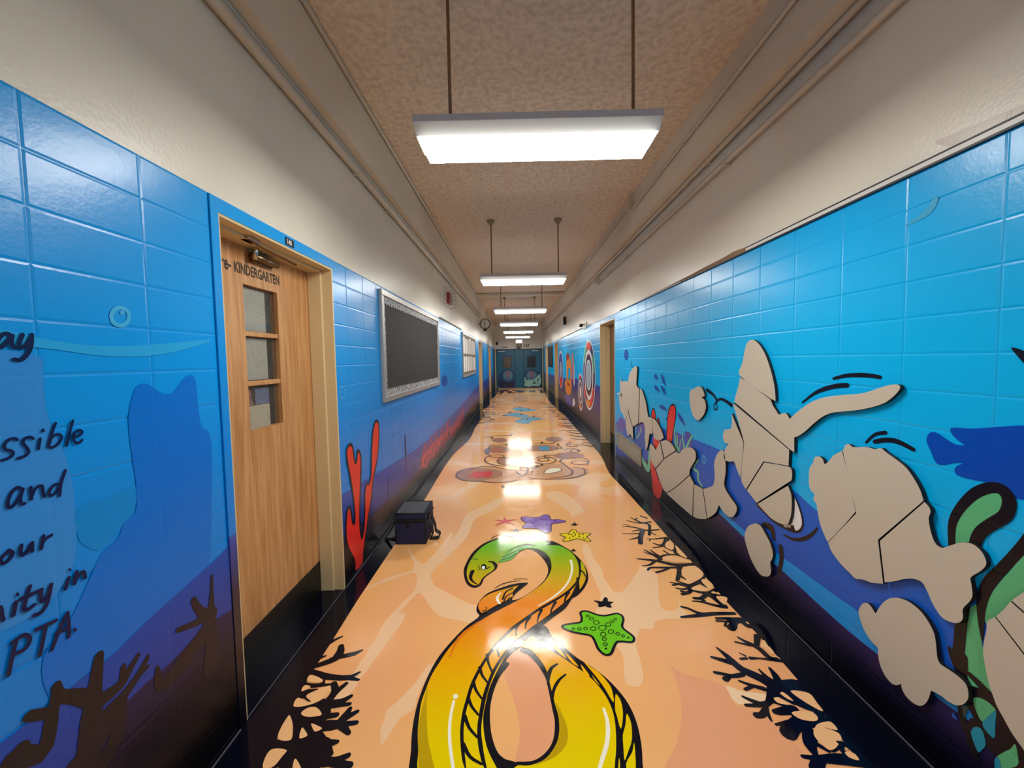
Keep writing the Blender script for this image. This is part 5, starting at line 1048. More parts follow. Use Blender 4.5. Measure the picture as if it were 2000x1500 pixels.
('P','mauve',6,2,[83860,11850,83619,13349,82924,14667,81860,15645,80554,16166,79164,16166,77858,15645,76794,14667,76099,13349,75858,11850,76099,10351,76794,9033,77858,8054,79164,7534,80554,7534,81860,8054,82924,9033,83619,10351]),
('P','ink',7,2,[83327,11850,83118,13149,82515,14291,81593,15139,80461,15591,79257,15591,78125,15139,77203,14291,76601,13149,76391,11850,76601,10551,77203,9408,78125,8560,79257,8109,80461,8109,81593,8560,82515,9408,83118,10551]),
('P','offwhite',8,2,[82793,11850,82616,12949,82107,13916,81326,14633,80369,15015,79350,15015,78392,14633,77611,13916,77102,12949,76925,11850,77102,10751,77611,9784,78392,9066,79350,8685,80369,8685,81326,9066,82107,9784,82616,10751]),
('P','greyblue',9,2,[82393,11850,82240,12799,81800,13634,81126,14254,80299,14583,79419,14583,78592,14254,77918,13634,77478,12799,77325,11850,77478,10900,77918,10066,78592,9446,79419,9116,80299,9116,81126,9446,81800,10066,82240,10900]),
('S','coralred',11,((0.14,0.14,),0),[77853,17501,78593,17752,79357,17888,80131,17905,80900,17805,81648,17587]),
('S','coralred',11,((0.14,0.14,),0),[77853,6199,77153,6561,76506,7026,75924,7586,75420,8229,75002,8943]),
('S','seagreen',11,((0.14,0.14,),0),[82162,17363,82748,17021,83293,16605,83788,16121,84226,15575,84602,14975]),
('S','orange',11,((0.14,0.14,),0),[81648,6113,81117,5946,80572,5838,80021,5790,79468,5802,78918,5875]),
('S','seagreen',11,((0.14,0.14,),0),[74434,13054,74540,13525,74679,13986,74851,14432,75056,14862,75291,15273]),
('S','coralred',11,((0.14,0.14,),0),[84602,8724,84422,8419,84226,8125,84014,7845,83788,7579,83547,7329])]),
('ring_print','R','small printed ring below the large ring',[('P','offwhite',3,2,[93712,7438,93496,8949,92877,10278,91927,11264,90762,11789,89523,11789,88358,11264,87408,10278,86788,8949,86573,7438,86788,5926,87408,4597,88358,3611,89523,3086,90762,3086,91927,3611,92877,4597,93496,5926]),
('P','inkblue',4,2,[93355,7438,93161,8798,92603,9994,91749,10882,90700,11354,89584,11354,88536,10882,87681,9994,87124,8798,86930,7438,87124,6077,87681,4881,88536,3994,89584,3521,90700,3521,91749,3994,92603,4881,93161,6077]),
('P','offwhite',5,2,[92498,7438,92356,8435,91947,9312,91320,9963,90551,10310,89733,10310,88964,9963,88338,9312,87929,8435,87787,7438,87929,6440,88338,5563,88964,4912,89733,4566,90551,4566,91320,4912,91947,5563,92356,6440]),
('P','mauve',6,2,[92106,7438,91987,8269,91646,9000,91124,9542,90483,9831,89801,9831,89161,9542,88638,9000,88298,8269,88179,7438,88298,6606,88638,5875,89161,5333,89801,5044,90483,5044,91124,5333,91646,5875,91987,6606]),
('P','offwhite',7,2,[91213,7438,91149,7891,90963,8290,90678,8586,90328,8743,89956,8743,89607,8586,89322,8290,89136,7891,89072,7438,89136,6984,89322,6585,89607,6290,89956,6132,90328,6132,90678,6290,90963,6585,91149,6984]),
('S','coralred',9,((0.07,0.07,),0),[89108,10732,89489,10879,89883,10958,90283,10968,90679,10910,91066,10783]),
('S','orange',9,((0.07,0.07,),0),[91331,4223,90902,4030,90454,3924,89997,3907,89545,3981,89108,4143]),
('S','seagreen',9,((0.07,0.07,),0),[91823,10296,92087,10026,92323,9719,92528,9380,92699,9012,92833,8622])]),
('ring_print','R','printed violet ring beside the far right door',[('P','offwhite',3,2,[136185,11710,135778,13861,134606,15753,132810,17158,130608,17905,128264,17905,126062,17158,124266,15753,123095,13861,122688,11710,123095,9558,124266,7666,126062,6262,128264,5515,130608,5515,132810,6262,134606,7666,135778,9558]),
('P','violet',4,2,[135375,11710,135017,13603,133985,15268,132405,16504,130467,17161,128405,17161,126467,16504,124887,15268,123856,13603,123497,11710,123856,9817,124887,8152,126467,6916,128405,6258,130467,6258,132405,6916,133985,8152,135017,9817]),
('P','greyblue',5,2,[132473,11710,132290,12678,131762,13529,130955,14161,129963,14498,128909,14498,127918,14161,127110,13529,126582,12678,126399,11710,126582,10742,127110,9890,127918,9258,128909,8922,129963,8922,130955,9258,131762,9890,132290,10742]),
('S','coralred',8,((0.3,0.3,),0),[131402,7706,130509,7422,129574,7308,128633,7371,127724,7606,126884,8005])]),
('totem_print','R','orange printed sea creature on the far right wall',[('P','orange',3,3,[114598,15886,110961,16800,106903,15374,104700,13141,107903,12623,114845,12713]),
('P','brownred',4,3,[115507,16138,111812,17051,108481,16070,111100,14916,114674,14912]),
('P','orange',3,0,[114807,13202,111222,13260,111207,8753,114799,8550]),
('P','orange',3,0,[107044,13326,103922,13376,104199,9149,106861,8999]),
('P','orange',3,3,[119049,8055,113298,9119,105733,9288,104272,8030,105963,5873,110122,4805,115442,5053,118184,6589]),
('P','brownred',4,3,[113353,8389,107409,8049,109934,7414,113399,7780]),
('P','coralred',3,3,[102386,14054,99578,13233,99863,8540,102223,9698]),
('P','offwhite',3,3,[100227,14075,99163,13241,99456,8354,100569,8494]),
('P','pinkish',3,3,[103705,16685,100096,16202,100509,14072,103426,14044]),
('P','violet',3,3,[119387,3943,108472,4493,102360,2888,115675,2052]),
('P','offwhite',3,3,[101503,4953,98755,3953,100202,2928,103104,2799])]),
('shell_print','E',None,[('P','greyteal',6,3,[-1712,6645,-1993,5506,-2740,4602,-3805,4111,-4978,4131,-6025,4658,-6739,5589,-6978,6737,-6695,7875,-5948,8779,-4883,9268,-3712,9248,-2666,8721,-1952,7793]),
('P','mutedrose',7,3,[-3316,8013,-3425,7482,-3711,7060,-4118,6830,-4565,6837,-4963,7081,-5234,7514,-5324,8048,-5214,8578,-4928,9000,-4521,9230,-4075,9222,-3676,8979,-3406,8547]),
('P','greyteal2',7,3,[-3032,5216,-3193,4831,-3633,4527,-4262,4365,-4958,4377,-5582,4561,-6009,4880,-6157,5270,-5995,5655,-5555,5959,-4926,6120,-4231,6108,-3607,5925,-3179,5606]),
('P','mutedrose',8,3,[-4793,6587,-3789,6570,-3916,5678,-4698,5692])]),
('shell_print','E',None,[('P','greyteal',6,3,[11220,6420,10943,5282,10200,4378,9137,3887,7966,3907,6919,4435,6203,5364,5960,6512,6238,7650,6982,8552,8044,9042,9214,9022,10260,8495,10976,7567]),
('P','mutedrose',7,3,[9613,7787,9506,7257,9221,6835,8816,6605,8369,6612,7971,6856,7699,7288,7608,7822,7715,8353,8000,8774,8406,9004,8852,8996,9250,8752,9522,8321]),
('P','greyteal2',7,3,[9906,4992,9746,4607,9308,4303,8680,4142,7985,4154,7362,4337,6933,4656,6785,5046,6945,5431,7383,5734,8011,5896,8706,5884,9329,5700,9757,5382]),
('P','mutedrose',8,3,[8143,6362,9146,6345,9021,5454,8241,5467])]),
('pale_coral_print','E','pale mint coral print across the right end door',[('S','mint',6,((0.08,0.12,0.1,),0),[4495,1396,6722,1022,8961,1431,12305,1150]),
('S','mint',6,((0.1,0.06,),0),[4724,1727,5861,3050,4781,5304]),
('S','mint',6,((0.1,0.06,),0),[6279,1253,6091,3493,5209,4179]),
('S','mint',6,((0.1,0.07,),0),[6729,1469,7207,3474,6771,4152]),
('S','mint',6,((0.12,0.08,),0),[7842,1226,8099,3459,8667,4119]),
('S','mint',6,((0.1,0.07,),0),[9184,1427,8761,3000,10346,4537]),
('S','mint',6,((0.08,0.12,0.06,),0),[10323,2973,11922,5627,13166,6944]),
('S','mint',6,((0.16,0.15,0.06,),0),[12308,1373,13117,3372,12826,6504]),
('S','mint',6,((0.1,0.07,),0),[10743,1176,11438,2954,13014,4044]),
('S','mint',6,((0.05,0.05,),0),[4968,3065,4540,4191])]),
('dark_seabed_print','E',None,[('P','endnavy',5,2,[-8965,4424,-6633,3713,-3965,2996,70,3821,3871,4202,8991,3443,13463,4260,13403,-100,-9046,284]),
('P','endblue2',4,2,[-8900,7775,-7420,9312,-3831,10364,-742,8526,3702,7556,5733,9082,8646,10145,11741,8530,13507,7385,13403,-100,-9046,284]),
('P','greyteal2',6,2,[-788,5847,4119,5762,4321,4418,-588,4503])]),
]
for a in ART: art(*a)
# ---------------- plywood cutouts on the right wall ----------------
CUTS=[
('large fish shaped plywood cutout with a two lobed tail, beside the seaweed print',[[19563,9089,19523,9509,19295,9856,19232,10113,18935,10244,18709,10170,18569,9952,18052,10530,17617,10836,17617,10836,17212,9665,16830,8302,16830,8302,17510,7287,18291,6208,18291,6208,18731,6821,18948,7447,19030,7815,19238,7979,19175,8244,19437,8395,19551,8684],
[17575,10854,17575,10854,17466,11126,17263,11229,17059,11147,16375,11304,15981,11302,15744,11404,15539,11291,15082,11089,14709,10881,14406,10548,14167,10179,14045,9838,14045,9838,15748,7552,15748,7552,15463,5838,15463,5838,15963,5579,16365,5479,16746,5305,16989,5382,17540,5555,18087,5914,18253,6211,18253,6211,16789,8247,16789,8247],
[14011,9804,14011,9804,13851,9678,13792,9527,13846,9272,13767,8840,13596,8456,13390,8386,13128,8602,12764,8890,12456,8961,12239,8834,12114,8614,12119,8431,12255,8172,12500,7820,12470,7597,12427,7275,12492,7019,12678,6624,12666,6303,12795,6058,13028,5927,13298,5921,13590,6189,13789,6534,13988,6771,14268,6739,14614,6536,14973,6235,15399,5929,15399,5929,15665,7538,15665,7538]]),
('rounded four lobed plywood cutout low on the wall under the large fish cutout',[[16369,4371,16211,4535,16020,4570,15745,4366,15745,4366,15538,4858,15261,5299,14988,5548,14616,5715,14257,5732,13959,5639,13715,5443,13521,5171,13440,4822,13378,4361,13284,4209,13003,4216,12713,4217,12511,4150,12427,3986,12416,3708,12523,3417,12715,3178,12961,3081,13220,3069,13541,2974,13541,2974,13590,2678,13695,2344,13877,2066,14120,1946,14377,1955,14539,2086,14611,2292,14611,2292,14756,2102,14974,1984,15264,2080,15482,2369,15586,2759,15605,2982,15905,3051,16234,3294,16444,3639,16535,3950]]),
('plywood cutout running out of the frame at the bottom right, nearest the camera',[[11441,7723,11441,7723,11285,7983,11032,8341,10550,8741,10093,8721,9957,8023,10489,7228,10489,7228],
[11468,7680,11468,7680,10511,7183,10511,7183,9953,7928,9802,6834,10185,5484,10185,5484,11795,6975,11795,6975,11598,7367],
[11818,6943,11818,6943,10205,5430,10205,5430,10022,4277,10320,3065,10602,2734,10995,3406,11165,3548,11310,3685,11493,3929,11665,4155,11764,4379,11883,4670,11995,5134,12077,5629,12060,6003,12012,6397,12007,6659]]),
('tall plywood cutout with a pointed fin and an outstretched arm',[[25851,14056,25464,14874,25244,15622,25097,15989,24797,16233,24353,16275,23848,16029,23288,15490,22810,14722,22474,13976,22271,13322,22191,12649,22191,12649,22630,12745,22630,12745],
[25715,13870,25715,13870,22628,12686,22628,12686,22431,12387,22115,12093,21905,11916,21464,12060,21236,12012,21030,11789,21030,11789,20485,12235,19699,12786,18969,13118,18287,13303,17500,13443,16778,13560,16246,13728,15748,13932,15394,14037,15136,14054,15049,13965,15127,13790,15375,13512,15665,13279,16222,13034,16894,12824,17628,12661,18262,12506,18765,12260,19293,11855,19851,11352,20345,10991,20656,10851,20656,10851,20632,10036,20632,10036,21016,10141,26366,12157,26366,12157,26236,12525,25915,13233],
[26537,12049,26537,12049,21014,10078,21014,10078,21044,9191,21044,9191,23183,8858,23183,8858,24902,6542,24902,6542,25442,7020,25164,9598,25164,9598],
[26661,11285,26661,11285,25243,9581,25243,9581,25526,7110,25526,7110,25954,7552,26308,8001,26837,7858,27487,7841,27592,8338,27136,8964,26955,9087,26955,9087,27513,9088,27769,9453,27531,9969,26710,10272],
[23114,8806,23114,8806,21043,9136,20798,9046,20782,8496,21018,8276,23766,6073,23766,6073,24807,6517,24807,6517],
[23665,6038,23665,6038,21057,8070,21057,8070,20779,7621,20752,6673,20902,6128,21062,5855,21638,5686,22377,5668,23037,5835]]),
('small notched oval plywood cutout below the curly antenna line',[[33033,12329,32280,12621,31561,12843,30981,12773,30638,12417,30523,12155,30968,12002,30517,11829,30289,11312,30499,10795,30941,10400,31515,10054,32118,10108,32621,10440,33015,11093,33155,11787]]),
('oval plywood cutout low on the wall under the finned cutout',[[24929,3601,24656,4134,24203,4506,23764,4754,23335,4776,22831,4461,22425,4121,22179,3611,22246,3259,22394,2967,22303,2486,22450,2135,22764,1899,23257,1724,23779,1877,24331,2264,24717,2764,24959,3234]]),
('curled shrimp shaped plywood cutout with two lobes at its foot',[[42918,5427,42355,5661,41105,5284,41105,5284,39935,6458,39935,6458,38956,4905,38956,4905,41094,3331,41094,3331,42476,3678,42916,4650],
[39746,6527,39746,6527,38052,6988,36715,6847,35953,6471,35953,6471,38740,5046,38740,5046],
[38739,4933,38739,4933,35860,6402,35860,6402,35166,6379,34589,6859,33757,7240,32704,7484,32000,7300,31942,6735,32430,6137,32985,5504,33083,5042,33083,5042,36351,2722,38249,1629,38249,1629,39078,1809,40217,2526,41013,3219,41013,3219],
[36256,2688,32977,5002,32977,5002,32663,4764,32279,4532,32347,4036,32487,1578,32487,1578,33679,1579,35407,1563,38143,1582,38143,1582],
[32154,4491,32154,4491,30728,4612,30728,4612,29977,2434,29977,2434,30349,2244,31380,1853,32335,1617,32335,1617,32222,4079],
[30615,4617,30615,4617,29744,5034,29025,5489,28839,6287,28955,7094,28670,7797,28196,8275,27732,8457,27449,8007,27339,7043,27495,5894,26601,5317,26010,5057,25891,4818,26078,4408,26487,4015,27004,3879,27639,3971,28210,4209,28210,4209,28491,3681,28940,3192,29870,2502,29870,2502]]),
('seated animal shaped plywood cutout beside the far right door frame',[[55098,12121,54084,11986,52162,12137,51179,12224,50892,12916,50193,13457,49184,13940,48216,14159,47439,14124,47595,13053,47721,11877,46600,11493,46600,11493,46811,9438,47146,7179,47146,7179,49147,6417,49147,6417,50398,7344,51346,8471,51346,8471,52578,6576,52578,6576,53731,7389,54734,7585,55347,8301,55551,8848,55883,9500,55323,10465],
[51492,8293,51492,8293,50642,7307,49314,6337,49314,6337,49021,4811,49021,4811,50514,5181,51298,4762,52210,5554,52390,6552,52390,6552],
[46394,11471,46394,11471,45814,11487,44971,10861,44291,10105,43891,9336,43368,8554,42363,8617,42163,7732,42160,6859,42980,6700,43361,5815,43749,5004,44147,4545,44417,5128,44691,5996,44556,6947,44968,7524,45671,7595,46874,7186,46874,7186,46572,9467],
[42167,8604,42167,8604,41169,8501,40258,8147,39386,7644,39003,7190,38918,7070,38918,7070,39852,6630,40698,6468,41724,6494,41724,6494,42041,7405]]),
]
for lab,pans in CUTS:
    c0=unflat(pans[0])[0]; root=thing('plywood_cutout',lab,'wall cutout',(XR-.004,c0.x,c0.y))
    for fp in pans:
        q=herm(unflat(fp),4,True); mb=MB(); n=len(q)
        front=[(XR-.020,p.x,p.y) for p in q]; back=[(XR-.0045,p.x,p.y) for p in q]
        tri=[t if (q[t[1]]-q[t[0]]).cross(q[t[2]]-q[t[0]])<0 else t[::-1] for t in tessellate_polygon([[Vector((p.x,p.y,0)) for p in q]])]
        mb.add(front,tri,'cut_beige'); mb.add(back,[t[::-1] for t in tri],'cut_edge'); mb.add(front+back,[(k,(k+1)%n,n+(k+1)%n,n+k) for k in range(n)],'cut_edge')
        mb.build('panel',root)
# ---------------- doors ----------------
def door(n,sd,idx,leafmat,lab,depth=.15,kick=.21):
    y0,y1,zt=OPEN[sd][idx]; X=XL if sd=='L' else XR; s=-1 if sd=='L' else 1
    r=thing('door_%d'%n,lab,None,(X,(y0+y1)/2,0),kind='structure')
    fr=MB()
    for ya,yb in ((y0-.003,y0+.012),(y1-.012,y1+.003)):
        fr.box((X-s*.003,ya,0),(X+s*.2,yb,zt+.003),'frame_beige',.002)
    fr.box((X-s*.003,y0+.012,zt-.012),(X+s*.2,y1-.012,zt+.003),'frame_beige')
    fr.box((X+s*.06,y1-.028,0),(X+s*depth,y1-.01,zt-.01),'frame_beige',.006); fr.box((X+s*.062,y0+.03,zt-.028),(X+s*depth,y1-.03,zt-.01),'frame_beige',.004)
    fr.box((X+s*.06,y0+.01,0),(X+s*depth,y0+.028,zt-.01),'frame_beige',.004)
    fr.build('frame',r)
    return r,X,s,y0,y1,zt
d1,X,s,y0,y1,zt=door(1,'L',0,'door_wood','pale oak classroom door with three small panes in a deep beige frame on the left')
xd=X-.15
lf=MB()
for a,b in (((1.557,.21),(1.897,2.138)),((2.167,.21),(2.503,2.138)),((1.897,1.928),(2.167,2.138)),((1.897,.21),(2.167,1.193))): lf.box((xd-.045,a[0],a[1]),(xd,b[0],b[1]),'door_wood')
leaf=lf.build('leaf',d1)
for za,zb in ((1.420,1.445),(1.672,1.697)): MB().box((xd-.04,1.897,za),(xd-.004,2.167,zb),'door_wood',.003).build('glazing_bar',leaf)
for za,zb in ((1.193,1.42),(1.445,1.672),(1.697,1.928)): MB().box((xd-.026,1.897,za),(xd-.022,2.167,zb),'wired_glass').build('pane',leaf)
for za,zb in ((1.445,1.672),(1.697,1.928)): MB().box((xd-.031,1.897,za+.004),(xd-.029,2.10,zb-.008),'paper_grey').build('paper',leaf)
MB().box((xd-.031,1.905,1.193),(xd-.029,2.10,1.315),'paper_cream').build('paper',leaf,label='cream paper slip behind the lowest pane')
ph=MB(); ph.box((xd-.031,1.899,1.316),(xd-.029,2.10,1.412),'photo_dark'); ph.box((xd-.029,1.985,1.318),(xd-.0286,2.098,1.402),'photo_blue')
ph.add([(xd-.0284,1.94+.016*math.cos(a),1.375+.024*math.sin(a)) for a in [k*math.pi/5 for k in range(10)]],[tuple(range(10))],'photo_skin'); ph.add([(xd-.0284,1.915,1.318),(xd-.0284,1.975,1.318),(xd-.0284,1.952,1.36),(xd-.0284,1.932,1.36)],[(0,1,2,3)],'photo_skin')
ph.build('photo',leaf,label='photo of a dark haired person behind the lowest pane')
MB().box((xd-.046,1.897,1.193),(xd-.044,2.167,1.928),'dark_void').build('backing',leaf)
MB().box((xd-.045,1.557,.0),(xd+.003,2.503,.21),'black_kick').build('kick_plate',d1)
cl=MB(); cl.tube([(xd+.03,1.93,2.07),(xd+.03,2.13,2.07)],.019,'bronze',12); cl.box((xd+.0,1.95,2.045),(xd+.02,2.11,2.095),'bronze',.004); cl.box((xd+.06,1.80,2.112),(xd+.11,1.88,2.127),'chrome',.003); cl.tube([(xd+.085,1.84,2.118),(xd+.05,2.28,2.11)],.008,'bronze',8); cl.tube([(xd+.055,1.93,2.125),(xd+.045,1.93,2.05)],.011,'chrome',8); cl.build('door_closer',d1)
text('Pre-',.092,(xd+.001,1.727,1.974),(0,1,0),(0,0,1),'text_dark',d1,xs=.62)
text('KINDERGARTEN',.072,(xd+.001,1.842,1.975),(0,1,0),(0,0,1),'text_dark',d1,xs=.66)
text('2',.07,(xd+.001,2.235,1.985),(0,1,0),(0,0,1),'text_orange',d1)
ff=MB(); ff.box((X,1.517,0),(X+.006,1.556,TOP-.002),'frame_mural'); ff.box((X,1.556,2.14),(X+.006,2.515,TOP-.002),'frame_mural'); ff.build('frame_face',d1,label='blue wrapped face of the door frame')
pq=MB().box((X+.006,2.004,2.146),(X+.010,2.078,2.184),'black_plastic',.001).build('number_plaque',d1,label='small black room number plaque')
text('140',.036,(X+.0104,2.012,2.152),(0,1,0),(0,0,1),'text_white',d1,xs=.85)
d2,X,s,y0,y1,zt=door(2,'R',0,'brown_wood','brown door set deep in a beige frame, nearest on the right wall',.17)
MB().box((X+.17,y0+.015,.21),(X+.215,y1,zt),'brown_wood').build('leaf',d2); MB().box((X+.167,y0+.015,0),(X+.215,y1,.21),'black_kick').build('kick_plate',d2)
hd=MB(); hd.tube([(X+.17,6.02,1.02),(X+.12,6.02,1.02)],.012,'chrome',8); hd.tube([(X+.12,6.02,1.02),(X+.12,6.13,1.02)],.01,'chrome',8); hd.build('lever_handle',d2)
k=3
for sd,ix,lb in (('L',1,'beige framed door beyond the small notice board on the left'),('L',2,'farthest door on the left wall'),('R',1,'grey framed door beyond the printed rings on the right'),('R',2,'farthest door on the right wall')):
    r,X,s,y0,y1,zt=door(k,sd,ix,'brown_wood',lb); k+=1
    MB().box((X+s*.15,y0+.01,.15),(X+s*.195,y1,zt),'door_wood').build('leaf',r); MB().box((X+s*.148,y0+.01,0),(X+s*.195,y1,.15),'black_kick').build('kick_plate',r)
    hd=MB(); hd.tube([(X+s*.15,y0+.1,1.0),(X+s*.11,y0+.1,1.0)],.012,'chrome',8); hd.tube([(X+s*.11,y0+.1,1.0),(X+s*.11,y0+.2,1.0)],.01,'chrome',8); hd.build('lever_handle',r)
# end doors
r=thing('door_7','pair of teal printed double doors closing the corridor end',None,(.15,YE,0),kind='structure')
ye=YE
for xa,xb in ((-1.02,-.06),(.43,1.37)):
    MB().box((xa,ye-.012,.02),(xb,ye,2.04),'end_teal').build('leaf',r)
MB().box((-.04,ye-.03,0),(.41,ye,2.08),'end_teal').build('centre_panel',r)
fr=MB()
for xa in (-1.09,-.07,.40,1.37): fr.box((xa,ye-.035,0),(xa+.05,ye,2.1),'end_teal_dark')
fr.box((-1.09,ye-.035,2.04),(1.42,ye,2.1),'end_teal_dark'); fr.build('frame',r)
for xa,mt in ((-.67,'window_brown'),(.645,'window_dark')):
    wf=MB()
    xb=xa+.42
    for a,b in (((xa-.05,1.06),(xb+.05,1.11)),((xa-.05,1.69),(xb+.05,1.74)),((xa-.05,1.11),(xa,1.69)),((xb,1.11),(xb+.05,1.69))): wf.box((a[0],ye-.022,a[1]),(b[0],ye-.010,b[1]),'end_teal_dark')
    wf=wf.build('window_frame',r); MB().box((xa,ye-.016,1.11),(xb,ye-.012,1.69),mt).build('pane',wf)
for xa in (-.93,.9): MB().box((xa,ye-.03,1.985),(xa+.34,ye-.012,2.015),'chrome').build('closer',r)
for xa in (-1.1,1.46):
    MB().box((xa-.02,ye-.08,0),(xa+.03,ye-.0,2.12),'frame_beige').build('trim_%d'%(4 if xa<0 else 5),kind='structure',label='beige corner post at the '+('left' if xa<0 else 'right')+' of the end doors')
# ---------------- hanging lights ----------------
def light(y):
    L=thing('ceiling_light','','ceiling light',(.123,y,2.62),group='hanging fluorescent lights along the corridor')
    x0,x1=.123-.587,.123+.587
    pn=MB(); pn.box((x0,y-.14,2.648),(x1,y+.14,2.682),'lamp_pan',.003)
    pn.build('pan',L)
    lp=MB(); lp.prism([(y-.138,2.648),(y+.138,2.648),(y+.088,2.612),(y-.088,2.612)],x0+.004,x1-.004,'lamp_lip'); lp.build('reflector',L,label='white sloping reflector')
    ln=MB(); a=(x0+.012,x1-.012); bq=(x0+.035,x1-.035)
    prof=[(-.086,2.612),(.086,2.612),(.078,2.566),(-.078,2.566)]
    vs=[(a[0],y-.086,2.612),(a[1],y-.086,2.612),(a[1],y+.086,2.612),(a[0],y+.086,2.612),(bq[0],y-.078,2.566),(bq[1],y-.078,2.566),(bq[1],y+.078,2.566),(bq[0],y+.078,2.566)]
    ln.add(vs,[(4,7,6,5)],'lamp_lens'); ln.add(vs,[(0,4,5,1),(1,5,6,2),(2,6,7,3),(3,7,4,0)],'lamp_lens_side'); ln.build('lens',L,label='glowing white prismatic lens')
    for xr in (-.306,.608):
        MB().tube([(xr,y,2.68),(xr,y,CEIL-.06)],.0085,'rod_brown',8).build('rod',L)
        MB().tube([(xr,y,CEIL-.07),(xr,y,CEIL-.05),(xr,y,CEIL-.02),(xr,y,CEIL)],[.015,.028,.05,.055],'canopy_beige',14).build('canopy',L)
    return L
first=light(1.99); first['label']='hanging white fluorescent light nearest the camera'
LAB={5.34:'second hanging light from the camera, both ceiling canopies visible',8.62:'third hanging light from the camera',11.82:'fourth hanging light from the camera',15.1:'fifth hanging light from the camera',18.4:'farthest hanging light, just above the exit sign',-1.4:'hanging light behind the camera'}
for y,lb in LAB.items():
    q=first.copy(); COL.objects.link(q); q.location=(.123,y,2.62); q['label']=lb
    for ch in list(first.children): cc=ch.copy(); COL.objects.link(cc); cc.parent=q
# ---------------- conduits ----------------
def pipe(name,lab,pts,r,clips,out):
    t=thing(name,lab,'conduit',pts[0]); MB().tube(pts,r,'pipe_paint',10).build('tube',t)
    for p in clips:
        b=MB(); b.tube([(p[0],p[1]-.012,p[2]),(p[0],p[1]+.012,p[2])],r*1.12,'pipe_paint',10); b.box((p[0],p[1]-.012,p[2]-r*1.2),(p[0]+out,p[1]+.012,p[2]+r*1.2),'pipe_paint'); b.build('clip',t)
    return t
xl=XL+.037; xr=XR-.036
pipe('conduit','thick cream conduit along the top of the left wall, lower of the pair',[(xl,YB,2.944),(xl,12.62,2.944)],.027,[(xl,y,2.944) for y in (2.9,3.6,6.2,9.5)],-.026)
pipe('conduit','thin cream conduit tucked under the left soffit, upper of the pair',[(xl-.008,YB,3.002),(xl-.008,12.62,3.002)],.015,[(xl-.008,y,3.002) for y in (2.35,3.05,6.2,9.5)],-.02)
pipe('conduit','cream conduit in the corner between ceiling and left soffit',[(XL+.116,YB,CEIL-.017),(XL+.116,10.95,CEIL-.017)],.015,[(XL+.116,y,CEIL-.017) for y in (3.2,7)],-.017)
pipe('conduit','cream conduit crossing the ceiling beyond the second light',[(XL+.116,10.97,CEIL-.02),(XR-.13,10.97,CEIL-.02)],.016,[],0)
pipe('conduit','upper cream conduit on the right wall under the soffit',[(xr,YB,3.004),(xr,20,3.004)],.017,[(xr,y,3.004) for y in (3.0,5.2,8)],.026)
pipe('conduit','lower cream conduit on the right wall',[(xr,YB,2.87),(xr,6.9,2.87)],.019,[(xr,y,2.87) for y in (2.75,5.2)],.026)
pipe('conduit','cream conduit along the face of the right soffit',[(XR-.133,YB,3.25),(XR-.133,4.565,3.25)],.014,[(XR-.133,y,3.25) for y in (1.5,3.2)],.014)
pipe('conduit','cream conduit under the ceiling beyond the right soffit junction box',[(XR-.133,4.675,3.33),(XR-.133,10.9,3.36)],.014,[],0)
for lb,p in (('junction box on the right soffit conduit',(XR-.14,4.62,3.29)),('junction box where the lower right wall conduit ends',(XR-.03,6.95,2.9))):
    t=thing('junction_box',lb,'junction box',p); MB().box((p[0]-.035,p[1]-.05,p[2]-.05),(p[0]+.03,p[1]+.05,p[2]+.05),'pipe_paint',.006).build('body',t); MB().box((p[0]-.04,p[1]-.045,p[2]-.045),(p[0]-.035,p[1]+.045,p[2]+.045),'pipe_paint').build('cover',t)
# display rail on the right
rl=thing('display_rail','white display rail with dark edges topping the nearest blue wall on the right','rail',(XR,.9,2.21))
MB().box((XR-.008,YB,2.206),(XR,2.55,2.226),'white_paint').build('strip',rl); MB().box((XR-.011,YB,2.226),(XR,2.55,2.231),'rail_dark').build('top_edge',rl); MB().box((XR-.012,YB,2.199),(XR,5.56,2.2065),'rail_dark').build('bottom_edge',rl)
MB().box((XR-.009,3.55,2.2065),(XR,5.56,2.212),'white_paint').build('strip',rl)
tp=[(2.5,2.232),(2.7,2.246),(2.85,2.238),(3.1,2.236),(3.35,2.23),(3.6,2.228),(4.2,2.222),(4.9,2.214)]
pm=MB(); vs=[];
for y,z in tp: vs+=[(XR-.002,y,2.2065),(XR-.002,y,z)]
pm.add(vs,[(2*i,2*i+1,2*i+3,2*i+2) for i in range(len(tp)-1)],'raw_brown'); pm.build('bare_plaster',WALL['R'],label='torn brown patch where the rail is missing')
for nm,lb,a,b in (('trim_6','thin grey strip topping the blue wall beyond the first right door',(XR-.012,8.6,2.2),(XR,12.9,2.215)),('trim_7','dark strip topping the blue wall between the left notice boards',(XL,6.05,2.2),(XL+.014,8.45,2.222))): MB().box(a,b,'taupe').build(nm,kind='structure',label=lb)
